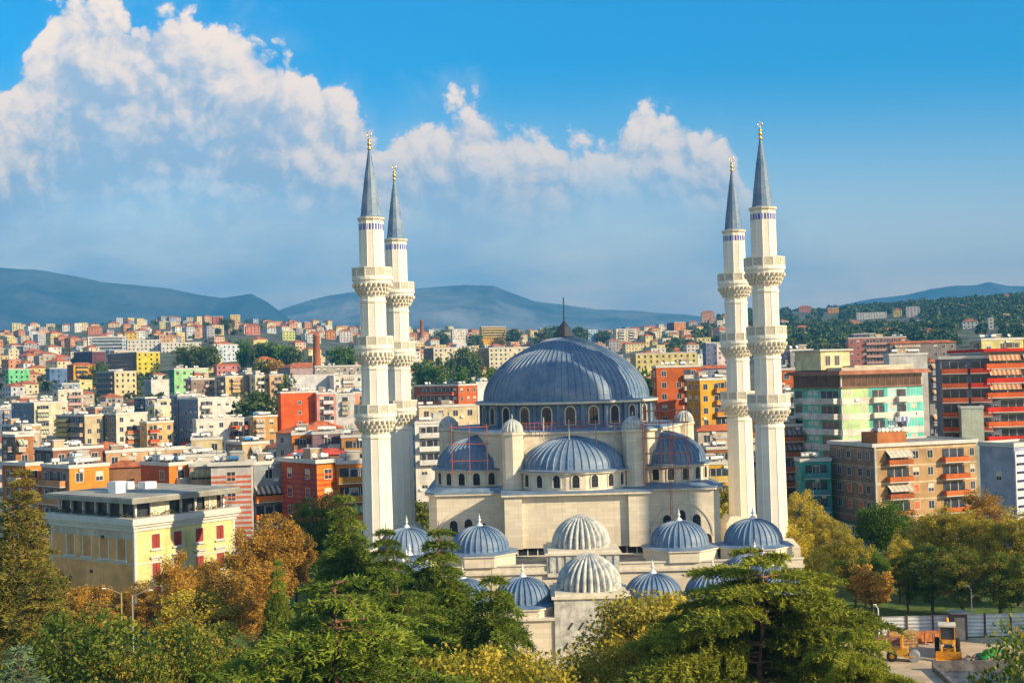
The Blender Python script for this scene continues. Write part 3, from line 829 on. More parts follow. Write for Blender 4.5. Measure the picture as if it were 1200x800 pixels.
def corner_of(xs, ytop, d): p = at(xs, ytop, d); return p
def lengths(C, yaw, x0, x1):
    """lengths of the two faces that put their far ends at photo columns x0 and x1"""
    k1 = (x1-600)/FPX; k0 = (x0-600)/FPX
    lx = (k1*C[1]-C[0])/(cos(yaw)-k1*sin(yaw))
    den = (-sin(yaw)-k0*cos(yaw)); ly = (k0*C[1]-C[0])/den if abs(den) > .02 else 10
    return lx, ly
def solve_d(xs, ytop, hgt):
    d = 240.0
    while d < 2300:
        p = at(xs, ytop, d)
        if terrain(p.x, d)+hgt <= p.z and False: break
        if p.z-terrain(p.x, d) < 0: pass
        if terrain(p.x, d)+hgt >= p.z and d > 300 and False: break
        # distance at which a building of this height reaches that row
        if p.z <= terrain(p.x, d)+hgt and d >= 420: return d
        d += 15
    return None
def solve_dist(xs, ytop, hgt):
    """first distance past 300 m where terrain+height meets the sight line from below"""
    best = None; prev = None
    for i in range(200):
        d = 260+i*10; p = at(xs, ytop, d); g_ = terrain(p.x, d)+hgt-p.z
        if prev is not None and prev < 0 <= g_: return d
        prev = g_
    return 300 if prev is not None and prev > 0 else 1900

def city_building(label, cat, x0, xs, x1, ytop, floors, cR, cL=None, roof='flat', yaw=None, d=None, extra=None, roofm=None, kinds=('plain', 'plain', 'blind'), balc=None, fh=3.05, group='apartment blocks and houses of the city', name='apartment_building', depth=None, wins=True, clut=True):
    H = floors*fh+.6
    if d is None: d = solve_dist(xs, ytop, H)
    C = at(xs, ytop, d); z1 = C.z; z0 = min(terrain(C.x, d)-2, z1-H)
    va = atan2(C.x, d)
    if yaw is None: yaw = (rad(33)-va) if xs > x0 else rad(6)-va*1.0
    lx, ly = lengths((C.x, d), yaw, x0, x1)
    if xs <= x0: ly = depth or 11
    lx = max(2.5, min(lx, 90)); ly = max(4, min(ly, 45))
    b = Bld(name, label, cat, (C.x, d), yaw, lx, ly, z0, z1, cR, cL, group)
    px = d/FPX
    integ = d > 620
    nf = floors
    for face, L in (('R', lx), ('L', ly)):
        if face == 'L' and xs <= x0: continue
        if not wins: continue
        n = max(1, int(L/(3.1 if not integ else 3.4)))
        for f in range(nf):
            z = b.H-(f+1)*fh+.75
            for i in range(n):
                if RNG.random() < .10: continue
                u = L*(i+.5)/n
                b.window(face, u, z, 1.25, 1.45, RNG.choice(kinds), integ)
    b.finish()
    if balc is None and wins and d < 620 and floors >= 4:
        rr = random.Random(int(x0*7+ytop)); a0 = rr.choice((.06, .3, .55)); cc_ = rr.choice((cR, 'e8dccc', 'd88050', 'c8b8a0', cR))
        balc = [('R', a0, min(.97, a0+.38), [f for f in range(floors) if rr.random() < .85], cc_, (rr.choice(('c8c0a8', '88a080', 'd0a070', '9098a8')), 'e0d8c8'))]
        if rr.random() < .5 and xs > x0: balc.append(('L', .15, .5, range(floors), rr.choice((cL or cR, 'd0c4b4'))))
    if d < 340 and wins:
        rr = random.Random(int(xs*5+ytop))
        for i in range(int(floors*lx*.16)+1):
            f_ = rr.randrange(floors); u_ = rr.uniform(.5, max(.6, lx-.9)); q = MB(); zz = b.H-(f_+1)*fh+rr.choice((.2, 2.4)); b.slab(q, 'R', u_, u_+.75, zz, zz+.5, .04, .34); q.build('air_conditioner', WHITE, b.root)
    if balc:
        for (face, a, c, fl, col, *aw) in balc:
            L = lx if face == 'R' else ly
            for f in fl:
                zz = b.H-(f+1)*fh+.05
                b.balcony(face, a*L, c*L, zz, 1.2, col, awn=aw[0] if aw and RNG.random() < .55 else None)
    if roof == 'flat': b.roof_flat(.15, .25, None)
    elif roof == 'hip': b.roof_hip(None, .4, roofm)
    if roof == 'flat' and d < 700 and clut: b.clutter(RNG.randint(5, 11), RNG.random())
    if extra: extra(b)
    return b

GROUP_APT = 'apartment blocks and houses of the city'
CB = city_building
BLD_POS = []     # landmarks for the labels of the smaller houses
def T(lab, short, *a, **k):
    b = CB(lab, k.pop('cat', 'building'), *a, **k); C = b.root.location
    top_ = proj((C.x, C.y, C.z+b.H)); BLD_POS.append((top_[0], top_[1], short, C.x, C.y, max(b.lx, b.ly)))
    return b

OR, YE, WH = 'e07a2c', 'ecc04a', 'efe6d6'
# --- left, middle distance
T('long white apartment block with blue-shaded balconies, leftmost of the far white row', 'long white balcony block', 103, 103, 148, 395, 5, 'ece6da', d=1150, balc=[('R', .1, .9, range(5), 'b8c8d8')])
T('middle block of the far white row, straight behind the yellow one', 'middle far white block', 149, 149, 188, 399, 5, 'e8e0d2', d=1120)
T('flat white far block at the right end of the pale row behind autumn trees', 'right far white block', 189, 189, 236, 402, 4, 'ede6da', d=1120)
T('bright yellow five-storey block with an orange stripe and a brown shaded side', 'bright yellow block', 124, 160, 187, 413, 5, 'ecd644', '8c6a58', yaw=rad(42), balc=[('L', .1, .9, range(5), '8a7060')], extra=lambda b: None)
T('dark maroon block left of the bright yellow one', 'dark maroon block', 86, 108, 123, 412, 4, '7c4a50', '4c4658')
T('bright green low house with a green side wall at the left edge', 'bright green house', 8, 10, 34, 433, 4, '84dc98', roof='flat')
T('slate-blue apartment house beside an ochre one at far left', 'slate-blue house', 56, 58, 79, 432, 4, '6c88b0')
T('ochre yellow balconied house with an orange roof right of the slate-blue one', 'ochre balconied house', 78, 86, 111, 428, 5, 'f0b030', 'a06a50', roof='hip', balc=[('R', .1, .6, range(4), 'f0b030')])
T('cream-faced block with wide flat roof and a brown shaded balcony side', 'cream block with shaded side', 112, 134, 159, 436, 5, 'ecd8a8', '907468', balc=[('L', .1, .9, range(5), '9c8474')])  # shade of the left face is in its wall and balcony colours
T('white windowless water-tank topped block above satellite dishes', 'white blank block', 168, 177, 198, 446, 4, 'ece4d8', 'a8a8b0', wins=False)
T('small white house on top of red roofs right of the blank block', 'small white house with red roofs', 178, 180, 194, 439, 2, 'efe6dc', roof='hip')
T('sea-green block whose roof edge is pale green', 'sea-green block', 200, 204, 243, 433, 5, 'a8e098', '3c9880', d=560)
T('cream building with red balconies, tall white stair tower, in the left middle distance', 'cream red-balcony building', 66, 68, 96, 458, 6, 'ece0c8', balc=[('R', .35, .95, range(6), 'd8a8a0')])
T('long low cream wing with grey shaded left side at the left edge', 'cream wing with shaded side', 12, 40, 78, 473, 6, 'eadcb8', '8890a8', yaw=rad(44))  # grey of the left wall is shade put into its colour
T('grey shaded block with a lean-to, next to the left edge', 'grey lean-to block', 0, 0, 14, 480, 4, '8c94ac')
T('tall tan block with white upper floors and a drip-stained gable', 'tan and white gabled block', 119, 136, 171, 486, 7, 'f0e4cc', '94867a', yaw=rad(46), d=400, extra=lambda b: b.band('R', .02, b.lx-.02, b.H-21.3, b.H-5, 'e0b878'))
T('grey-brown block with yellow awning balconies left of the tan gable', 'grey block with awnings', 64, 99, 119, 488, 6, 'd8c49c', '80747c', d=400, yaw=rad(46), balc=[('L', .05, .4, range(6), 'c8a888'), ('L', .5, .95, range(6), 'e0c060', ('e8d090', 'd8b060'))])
T('narrow block with orange balconies and white columns', 'orange-balcony white-column block', 170, 172, 201, 496, 5, 'e0b87c', d=400, balc=[('R', .05, .4, range(5), 'd86030')])
T('small cream cube with a roof hut behind the rooftop tanks', 'cream cube', 180, 181, 197, 477, 4, 'f2e8b8', d=430)
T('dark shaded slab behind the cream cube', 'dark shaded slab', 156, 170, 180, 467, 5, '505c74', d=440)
T('yellow-edged grey building with a blue-grey gable', 'yellow-edged grey building', 206, 208, 234, 464, 6, '9098a4', d=440, extra=lambda b: b.band('R', 0.02, 1.4, 3, b.H-.02, 'f0d870'))
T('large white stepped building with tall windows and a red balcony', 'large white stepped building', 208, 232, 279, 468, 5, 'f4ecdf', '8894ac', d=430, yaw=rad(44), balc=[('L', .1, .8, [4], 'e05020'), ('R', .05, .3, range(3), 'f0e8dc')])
T('lower white wing with orange balconies in front of the white stepped building', 'lower white wing', 229, 230, 297, 493, 3, 'f4ebdf', d=400, yaw=rad(30), balc=[('R', .56, .72, range(3), 'e07030'), ('R', .8, .98, range(3), 'e07030')])
T('plain tan gable block with one column of windows, right of the white wing', 'plain tan gable block', 296, 297, 323, 489, 5, 'dda45c', d=395, yaw=rad(30))
T('big orange block with a mauve top, standing by pink flats', 'big orange block', 326, 329, 371, 461, 6, 'f0682c', d=400, yaw=rad(25), wins=False, extra=lambda b: (b.band('R', .02, b.lx-.02, b.H-5.2, b.H-.02, 'c8786c'), [b.window('R', b.lx*.5, b.H-3.5-3.2*i, .9, 1.0) for i in range(4)]))
T('pink flats with white balcony fronts right of the big orange block', 'pink flats', 371, 371, 393, 462, 6, 'f0a090', d=402, yaw=rad(20), balc=[('R', .3, .8, range(6), 'f8e8e0')])
T('white and grey flats between pink ones, close to the front left minaret', 'white-grey flats', 393, 393, 414, 463, 6, 'd8d2cc', d=404, yaw=rad(20))
T('salmon pink end house touching the front left minaret', 'salmon end house', 414, 414, 432, 461, 6, 'f4a888', d=406, yaw=rad(20))
T('long blank white factory wall under the brick chimney', 'blank white factory', 337, 339, 391, 441, 4, 'e4e2e0', d=560, yaw=rad(24), wins=False, clut=False)
T('white factory end with a blue window strip', 'white factory end', 391, 391, 424, 441, 4, 'f0ece4', d=560, yaw=rad(24))
T('concrete frame hall with open bays above the white factory', 'concrete frame hall', 368, 369, 430, 430, 3, 'b4aca0', d=600, yaw=rad(22))
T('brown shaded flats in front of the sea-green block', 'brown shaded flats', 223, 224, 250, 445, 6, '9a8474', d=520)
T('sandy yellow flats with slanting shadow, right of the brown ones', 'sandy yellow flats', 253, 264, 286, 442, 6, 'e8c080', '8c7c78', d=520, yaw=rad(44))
T('grey-brown slab next to the sandy flats', 'grey-brown slab', 286, 288, 299, 438, 6, '9c9490', d=525)
T('cream flats with white balconies, in front of green poplars', 'cream white-balcony flats', 298, 299, 316, 441, 6, 'ecd8b0', d=520, balc=[('R', .1, .6, range(6), 'f4ece0')])
T('peach flats next to the cream ones below the brown tree', 'peach flats', 316, 316, 331, 440, 6, 'ecc090', d=520, balc=[('R', .3, .9, range(6), 'e8c8a0')])
T('terracotta-roofed pink hall among trees in the left middle', 'pink hall', 250, 254, 281, 428, 2, 'd8908c', roof='hip', roofm=mat('orange_roof', (.62, .16, .06), .8, .2))
T('sky-blue and white block behind the brown autumn trees', 'sky-blue white block', 249, 250, 281, 404, 4, 'dce4ea')
T('red-roofed long shed under the chimney', 'red-roofed shed', 326, 340, 381, 431, 2, 'b09898', roof='hip', d=640, wins=False)
# --- far left hill houses
for lab, sh, x0, x1, y, f, c, rf in (
 ('red-brown three-storey house on the wooded left hill', 'red-brown hill house', 249, 262, 371, 3, 'c87058', 'flat'),
 ('yellow house with a white terrace on the wooded left hill', 'yellow hill house', 270, 282, 369, 3, 'f0d080', 'flat'),
 ('salmon twin house below the yellow hill house', 'salmon twin house', 288, 305, 382, 3, 'f09880', 'hip'),
 ('low white villa with an orange roof on the hill', 'white hill villa', 313, 324, 384, 2, 'f0ece4', 'hip'),
 ('yellow-green and turquoise pair of houses on the hill', 'yellow-green house', 331, 346, 388, 3, 'e8ec90', 'flat'),
 ('white gabled house left of the chimney top', 'white gabled house', 360, 376, 391, 3, 'f4eee6', 'hip'),
 ('orange house right of the chimney top', 'orange chimney house', 382, 393, 388, 3, 'f0a060', 'hip'),
 ('white and red balconied house nearest the front left minaret on the hill', 'white-red hill house', 398, 413, 388, 4, 'f4e8e0', 'hip'),
 ('pale yellow house topmost on the far left hillside', 'pale yellow topmost house', 187, 198, 377, 3, 'ecdca0', 'flat'),
 ('terracotta-roofed cream villa on the far left skyline', 'skyline cream villa', 127, 141, 379, 2, 'ecd0a8', 'hip'),
 ('cream tower house at the left end of the skyline', 'skyline tower house', 14, 25, 379, 3, 'e8dca8', 'flat'),
 ('white skyline house with two terraces', 'white skyline house', 73, 88, 381, 3, 'f0e6dc', 'hip'),
 ('yellow four-storey house with a red roof above the white row', 'yellow red-roof house', 146, 161, 390, 4, 'f0c860', 'hip'),
 ('brick-coloured villa on the skyline ridge', 'brick villa', 103, 120, 384, 3, 'e0906c', 'hip')):
    T(lab, sh, x0, x0, x1, y, f, c, roof=rf, name='house')
def hill_d(px, y, f):
    best = (1e9, 1500)
    for i in range(130):
        d = 900+i*10; p = at(px, y, d); g_ = abs(terrain(p.x, d)+f*3.05+.6-p.z)
        if g_ < best[0]: best = (g_, d)
    return best[1]
for lab, sh, x0, x1, y, f, c, rf in (
 ('long white hall on the wooded right hill', 'long white hill hall', 1004, 1040, 367, 3, 'f0e8dc', 'flat'),
 ('orange house left of the long white hall on the wooded hill', 'orange wooded-hill house', 970, 984, 361, 3, 'f0a850', 'flat'),
 ('pale pink tall house on the wooded right hill', 'pale pink hill house', 1062, 1079, 360, 4, 'e8d4cc', 'flat'),
 ('small yellow house among trees, between the white hall and the pink house', 'small yellow wooded house', 1047, 1058, 363, 3, 'f0d080', 'hip'),
 ('low white house group on the wooded hill near the right edge', 'low white hill house', 1128, 1147, 377, 2, 'f0ece4', 'hip'),
 ('narrow white house in the wood right of the low white one', 'narrow white hill house', 1158, 1165, 373, 3, 'f0e4d8', 'flat'),
 ('reddish villa where the wooded hill begins right of the minarets', 'reddish hill villa', 936, 952, 360, 3, 'd89078', 'hip'),
 ('orange-roofed villas on top of the slope left of the right minarets', 'orange slope villa', 822, 838, 366, 3, 'f0b080', 'hip')):
    T(lab, sh, x0, x0, x1, y, f, c, roof=rf, name='house', d=hill_d(x0, y, f))
# --- centre, between the minarets
T('long cream block with yellow stripes and a brown shaded end, far left of the dome', 'striped cream block', 496, 508, 553, 408, 5, 'f2e6c4', '8c7c64', d=900, yaw=rad(18), extra=lambda b: [b.band('R', b.lx*q, b.lx*(q+.12), 2, b.H-.02, 'f4d040') for q in (.06, .45, .8)])  # brown end wall: its shade is painted as wall colour
T('cream block with one wide yellow stripe, next to the dome top', 'yellow-stripe cream block', 560, 573, 622, 408, 5, 'f2e6c4', '8c7c64', d=900, yaw=rad(18), extra=lambda b: [b.band('R', b.lx*q, b.lx*(q+.12), 2, b.H-.02, 'f4d040') for q in (.08, .5)])
T('orange-yellow stepped office block on the far skyline', 'orange-yellow skyline block', 563, 564, 593, 383, 5, 'f0b030', d=1500, balc=[('R', .0, 1, range(4), 'f4c848')])
T('whitish skyline flats left of the orange-yellow block', 'whitish skyline flats', 529, 530, 548, 386, 4, 'ece4d8', d=1500)
T('rust-orange long block with a row of windows behind the rear left minaret', 'rust-orange long block', 484, 537, 558, 452, 4, 'd86a34', 'b06048', d=450, yaw=rad(58), balc=[('L', .1, .9, range(3), 'c05c34')])
T('white wall end right of the rust-orange block', 'white wall end', 557, 558, 574, 449, 4, 'f0ece8', d=470, wins=False)
T('beige low building with tanks on its roof, left of the mosque turrets', 'beige low tank building', 489, 491, 557, 478, 3, 'e8d4a8', d=330, yaw=rad(16))
T('white and green-banded balcony house beside the rear left minaret', 'white green-banded house', 482, 486, 524, 497, 5, 'f0ece2', '5c90a8', d=290, yaw=rad(14), balc=[('R', .1, .95, range(1), 'f4f0ea'), ('R', .1, .95, [1, 2], 'f4f0ea')], extra=lambda b: b.band('R', .1*b.lx, .95*b.lx, b.H-11.2, b.H-9.2, '3ca050'))
T('long yellow-banded cream block right of the dome', 'yellow-banded cream block', 738, 745, 816, 415, 4, 'f4dc90', 'c8b070', d=760, yaw=rad(8), extra=lambda b: [b.band('R', .1, b.lx-.1, b.H-3.05*i-1.0, b.H-3.05*i-.1, 'f0cc40') for i in range(1, 4)])
T('cream stepped house over the yellow-banded block', 'cream stepped house', 729, 733, 757, 403, 3, 'f0dca8', roof='hip')
T('cream terraced apartment pair on the skyline right of the dome spire', 'cream skyline pair', 718, 722, 746, 386, 4, 'eee0c0', d=1400, balc=[('R', .1, .4, range(4), 'f4ead0'), ('R', .6, .9, range(4), 'f4ead0')])
T('pale blue white-framed small tower just right of the dome spire', 'pale blue skyline house', 688, 689, 701, 387, 4, 'b8d8f0', d=1500)
T('orange brick twin block on the skyline near the wooded hill', 'orange skyline twin', 782, 790, 804, 378, 4, 'f0a060', '905868', d=1600)
T('rust-brown and white block right of the main dome', 'rust-brown block', 767, 769, 820, 431, 7, 'd86c30', 'c8642c', d=340, yaw=rad(10), balc=[('R', .6, .82, range(7), 'f0e6d8')], extra=lambda b: [b.balcony('L', .3, 3, b.H-3.05*i-3, 1.2, 'f0c040') for i in range(0)])
T('amber yellow block with a red stair strip left of the rear right minaret', 'amber yellow block', 803, 820, 856, 446, 7, 'f4b430', 'f0a020', d=325, yaw=rad(22), balc=[('R', .45, 1.0, range(6), 'e89828')], extra=lambda b: b.band('R', .06*b.lx, .32*b.lx, 2, b.H-.02, 'e85830'))
T('rust block seen between the right minarets and the teal one', 'rust block between minarets', 910, 912, 930, 434, 8, 'e07030', d=330, yaw=rad(0), balc=[('R', .1, 1, range(3, 6), 'f0a838')])
T('row house with a bright orange-red tiled roof below the amber block', 'orange-red roof house', 816, 818, 856, 505, 3, 'd8c8b0', roof='hip', roofm=mat('orange_roof', (.62, .16, .06), .8, .2), d=255, yaw=rad(6))
T('yellow ochre balcony house behind the mosque on the right', 'yellow ochre house', 815, 817, 856, 545, 5, 'f0b840', d=235, yaw=rad(6), balc=[('R', .2, .8, range(3), 'e8c870')])
T('pinkish-white tower on the wooded hill left of the right minarets', 'pinkish-white tower', 838, 840, 853, 405, 5, 'f0d8d4', d=800)
T('grey-blue dark block next to the pinkish-white tower', 'grey-blue block', 824, 827, 838, 402, 5, '7880a0', d=820)
T('dark red-roofed hall behind the amber block', 'dark red-roofed hall', 819, 820, 856, 432, 4, '8c90a8', roof='hip', d=420, yaw=rad(8))
T('brown brick house under the orange-red roof', 'brown house under roof', 826, 828, 858, 527, 4, 'b87848', d=245, yaw=rad(6), balc=[('R', .1, .9, range(2), 'e8e0d8')])
# --- right
T('grey flat-roofed office with a white cabin on top, behind the teal building', 'grey office with cabin', 922, 926, 952, 412, 7, '9c98a0', d=330, yaw=rad(20))
T('brick-red far flats below the wooded hill', 'brick-red far flats', 992, 994, 1062, 397, 5, 'c47868', d=620, yaw=rad(0), balc=[('R', .3, .9, range(4), 'd8a090')])
T('dark mauve far flats left of the brick-red ones', 'dark mauve flats', 1000, 1000, 1026, 392, 5, '8c7890', d=700)
T('pale grey blank wall right behind the teal building', 'pale grey blank wall', 1040, 1042, 1086, 417, 8, 'dcd8d0', d=300, yaw=rad(2), wins=False)
T('cream penthouse-like office on the skyline at the far right', 'cream right office', 1136, 1150, 1199, 399, 8, 'f0e090', 'c8b890', d=330, yaw=rad(10))
T('grey gabled building between the blank wall and the red balconies', 'grey gabled building', 1084, 1088, 1122, 424, 7, 'a8a4a8', d=310, yaw=rad(5), roof='hip')
T('long brown-roofed row of flats behind the right rooftops', 'long brown-roofed row', 1040, 1043, 1120, 403, 4, 'a09088', d=520, yaw=rad(0), roof='hip')
T('purple-grey block with small balconies between minaret and teal building', 'purple-grey block', 918, 920, 946, 462, 7, '9c8c98', d=300, yaw=rad(10), balc=[('R', .1, .9, range(5), '98a0b8')])
# chimneys
def chimney(x, y0, y1, d, r, label):
    a = at(x, y0, d); b = at(x, y1, d); m_ = MB(); h = a.z-b.z
    m_.lathe([(r*1.35, 0), (r*1.3, h*.1), (r, h*.93), (r*1.2, h*.94), (r*1.2, h*.97), (r, h*.98), (r*.8, h), (r*.6, h)], 16)
    o = m_.build('factory_chimney', stone_mat('chimney_brick', (.45, .15, .07), .5, .2), None); o.location = (a.x, d, b.z)
    tag(o, label, 'chimney')
chimney(370.5, 391, 440, 610, 1.5, 'tall red brick factory chimney behind the white factory wall')
chimney(494, 375, 396, 1300, 1.6, 'small far brick chimney just right of the rear left minaret')
# ------------------------------------------------------------------ near buildings, left
def upx(b, face, px):
    """metres along a face to the photo column px"""
    C = b.root.location; yaw = b.root.rotation_euler[2]; k = (px-600)/FPX
    if face == 'R': return (k*C.y-C.x)/(cos(yaw)-k*sin(yaw))
    return (k*C.y-C.x)/(-sin(yaw)-k*cos(yaw))

def build_villa():
    C = at(157, 610, 159); yaw = rad(52)
    b = Bld('villa', 'yellow villa with red shutters and a glazed rooftop terrace behind the autumn trees', 'building', (C.x, C.y), yaw, 15.8, 18.2, 0, 11.0, 'f6e69c', 'ffbc78')  # left face carries its orange shade tone in the wall colour
    r = b.root; lx, ly = 15.8, 18.2
    # wall reliefs
    for f, L in (('R', lx), ('L', ly)):
        b.slab(b.mb, f, 0, .35, 0, 9.9, -.02, .05, b.mi(WFRAME)); b.slab(b.mb, f, L-.35, L, 0, 9.9, -.02, .05, b.mi(WFRAME))
        n = 5
        for i in range(1, n): b.slab(b.mb, f, L*i/n-.05, L*i/n+.05, 5.9, 9.9, -.02, .03, b.mi(WFRAME))
        b.slab(b.mb, f, .35, L-.35, 5.75, 5.95, -.02, .05, b.mi(WFRAME))
    b.slab(b.mb, 'L', .35, ly-.35, 8.9, 9.9, -.02, .035, b.mi(wallm('d8c8b8')))
    b.finish()
    us = [upx(b, 'R', p) for p in (178, 203.5, 229, 253)]
    for u in us:
        b.window('R', u, 7.55, 1.15, 1.75, 'shutter'); b.window('R', u, 3.7, 1.15, 2.0, 'shutter'); b.window('R', u, .8, 1.15, 1.9, 'shutter')
        q = MB(); b.slab(q, 'R', u-.95, u+.95, 6.35, 6.55, .0, .35); b.slab(q, 'R', u-.75, u+.75, 6.05, 6.35, .0, .12); q.build('window_hood', WFRAME, r)
    for i in range(4):
        u = 2.6+i*3.7
        q = MB(); b.slab(q, 'L', u-1.05, u-.85, 6.3, 8.9, .0, .09); b.slab(q, 'L', u+.85, u+1.05, 6.3, 8.9, .0, .09); b.slab(q, 'L', u-1.25, u+1.25, 6.05, 6.3, .0, .28); b.slab(q, 'L', u-.85, u+.85, 6.32, 8.88, .0, .02, 1)
        q.build('blind_window', [WFRAME, wallm('e8a868')], r)
    for u, z in ((6.6, 8.75), (9.2, 4.2)):
        q = MB(); b.slab(q, 'L', u-.3, u+.3, z, z+.4, .0, .06); q.build('vent', DARKM, r)
    c = MB()
    for k, (o, z0, z1) in enumerate(((.18, 9.9, 10.35), (.38, 10.35, 10.7), (.62, 10.7, 11.15), (.5, 11.15, 11.5))): c.box(-o, lx+o, -o, ly+o, z0, z1)
    c.build('cornice', WFRAME, r)
    # roof terrace
    t = MB(); t.box(1.1, lx-1.2, 1.3, ly-.8, 11.5, 13.4); t.build('glazed_room', WINDARK, r)
    for i in range(7):
        for f in (0, 1):
            q = MB()
            if f: x, y = .9+(lx-2.0)*i/6, .95
            else: x, y = .75, .95+(ly-1.9)*(i)/6
            if f == 0 and i == 0: continue
            q.box(x-.14, x+.14, y-.14, y+.14, 11.5, 13.4); q.build('post', WFRAME, r)
    q = MB(); q.box(3.4, 6.0, .9, .98, 11.55, 13.25); q.build('pale_panel', wallm('e8dcc0'), r)
    q = MB(); q.box(11.6, 13.6, .9, .98, 11.55, 13.25); q.build('pale_panel', wallm('e8dcc0'), r)
    q = MB(); q.box(-.75, lx+.7, -.75, ly+.5, 13.4, 13.95); q.build('terrace_roof', wallm('a8a49a'), r)
    q = MB(); q.box(-.55, lx+.5, -.55, ly+.3, 13.95, 14.1); q.build('roof_deck', wallm('b8b4a8'), r)
    for (x, y, w, h) in ((3, 8, 1.6, 1.5), (5.5, 12, 3.2, 1.0), (9, 10, 1.8, .9)):
        q = MB(); q.box(x, x+w, y, y+1.6, 14.1, 14.1+h); q.build('roof_hut', WHITE, r)
    rr = random.Random(4); g = MB()
    for i in range(420):
        f = rr.random() < .5; u = rr.random()
        x, y = (.2+(lx-.4)*u, .25+rr.random()*.3) if f else (.1+rr.random()*.3, .3+(ly-.6)*u)
        s = .11; z = 11.55+rr.random()*.55*abs(sin(u*23)); a = rr.random()*6.3; dx, dy = cos(a)*s, sin(a)*s
        g.add([(x-dx, y-dy, z), (x+dx, y+dy, z+.06), (x+dy*.6, y-dx*.6, z+.22)], [(0, 1, 2)], 0)
    g.build('terrace_planting', mat('planter_leaves', (.12, .10, .03), .8, .5, 2), r)
    # entrance canopy at the far left
    q = MB(); b.slab(q, 'L', 13.6, 18.4, 3.3, 3.5, 0, 3.6); b.slab(q, 'L', 14.0, 18.0, 0, 3.3, .02, .5, 1)
    for u in (13.9, 15.8, 18.0): b.slab(q, 'L', u-.08, u+.08, 0, 3.3, 3.2, 3.36, 2)
    q.build('canopy', [wallm('6a6a70'), WINDARK, WFRAME], r)
build_villa()

STR = ('e8763a', 'd0552c')
def stripes(b, face, a, c, z0, z1, col, n):
    L = b.lx if face == 'R' else b.ly; h = (z1-z0)/n
    for i in range(n): b.band(face, a*L+.02, c*L-.02, z0+i*h, z0+i*h+h*.5, col)
NEARB = {}
def near(lab, short, *a, **k):
    return T(lab, short, *a, **k)
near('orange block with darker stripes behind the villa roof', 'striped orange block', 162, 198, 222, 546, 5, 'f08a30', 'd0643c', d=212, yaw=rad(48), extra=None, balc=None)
def striped(lab, short, x0, xs, x1, yt, d, yaw, cR, cL, sc, **k):
    """striped section: stripes painted on both faces"""
    H = 5*3.05+.6; C = at(xs, yt, d); lx, ly = lengths((C.x, d), yaw, x0, x1)
    if xs <= x0: ly = 9
    b = Bld('apartment_building', lab, 'building', (C.x, d), yaw, max(3, min(lx, 40)), max(4, min(ly, 30)), C.z-H-1, C.z, cR, cL, 'apartment blocks and houses of the city')
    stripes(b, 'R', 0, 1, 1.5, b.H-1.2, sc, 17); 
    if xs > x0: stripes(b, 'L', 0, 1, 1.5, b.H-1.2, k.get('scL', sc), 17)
    for face, L in (('R', b.lx), ('L', b.ly)):
        if face == 'L' and xs <= x0: continue
        n = max(1, int(L/4.5))
        for f in range(5):
            for i in range(n): b.window(face, L*(i+.5)/n, b.H-(f+1)*3.05+.5, 1.3, 1.5, RNG.choice(('plain', 'blind')))
    b.finish(); b.roof_flat(.5, .3); b.clutter(8, x0)
    t = proj((C.x, C.y, C.z)); BLD_POS.append((t[0], t[1], short, C.x, C.y, max(b.lx, b.ly))); return b
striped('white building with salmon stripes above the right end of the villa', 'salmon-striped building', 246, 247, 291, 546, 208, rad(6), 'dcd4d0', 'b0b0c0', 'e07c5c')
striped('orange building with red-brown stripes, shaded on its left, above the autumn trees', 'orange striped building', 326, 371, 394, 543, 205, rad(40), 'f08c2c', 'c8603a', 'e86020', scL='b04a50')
near('grey-framed balcony block between the striped buildings with orange parapets and striped awnings', 'orange-parapet block', 289, 297, 329, 545, 5, 'a8b0b8', '3c6ca0', d=212, yaw=rad(30), balc=[('R', .02, .98, range(1, 5), 'f08830', ('d8d0c0', '706860'))])  # blue left face is shade put into the wall colour
near('orange balcony block with green awnings left of the front left minaret', 'green-awning block', 393, 394, 432, 544, 5, 'ec8a34', d=207, yaw=rad(12), balc=[('R', .05, .98, range(5), 'e8a040', ('8ca878', 'c8d0b0'))])
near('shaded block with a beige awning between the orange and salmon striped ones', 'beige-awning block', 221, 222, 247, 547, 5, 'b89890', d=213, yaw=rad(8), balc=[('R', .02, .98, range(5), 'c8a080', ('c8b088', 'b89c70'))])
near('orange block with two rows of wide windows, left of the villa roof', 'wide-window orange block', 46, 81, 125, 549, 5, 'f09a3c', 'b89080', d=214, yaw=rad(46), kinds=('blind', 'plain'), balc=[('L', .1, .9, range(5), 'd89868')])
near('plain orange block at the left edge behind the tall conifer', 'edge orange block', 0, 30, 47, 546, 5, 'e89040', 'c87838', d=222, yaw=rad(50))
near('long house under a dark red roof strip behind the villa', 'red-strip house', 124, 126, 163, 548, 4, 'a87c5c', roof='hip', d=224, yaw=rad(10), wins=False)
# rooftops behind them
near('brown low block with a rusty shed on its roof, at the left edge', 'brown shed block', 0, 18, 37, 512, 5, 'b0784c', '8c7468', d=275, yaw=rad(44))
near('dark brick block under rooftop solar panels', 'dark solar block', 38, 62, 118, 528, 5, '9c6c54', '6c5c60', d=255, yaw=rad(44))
near('sand-coloured long flat roof with a red car-port strip', 'sand flat roof', 120, 124, 222, 531, 4, 'dcb084', '9c8878', d=262, yaw=rad(28))
near('low orange-trimmed hut row in front of the dark brick block', 'orange hut row', 75, 84, 114, 541, 4, 'e07c34', '887c78', d=240, yaw=rad(40))
near('white hut block beside the rooftop barrels, above the salmon stripes', 'white hut block', 214, 217, 262, 536, 4, 'e4dccf', d=250, yaw=rad(14), cat='building')
near('beige row with a grid window, above the striped roofs', 'beige grid-window row', 262, 284, 312, 521, 4, 'd8b888', 'a89078', d=268, yaw=rad(32))
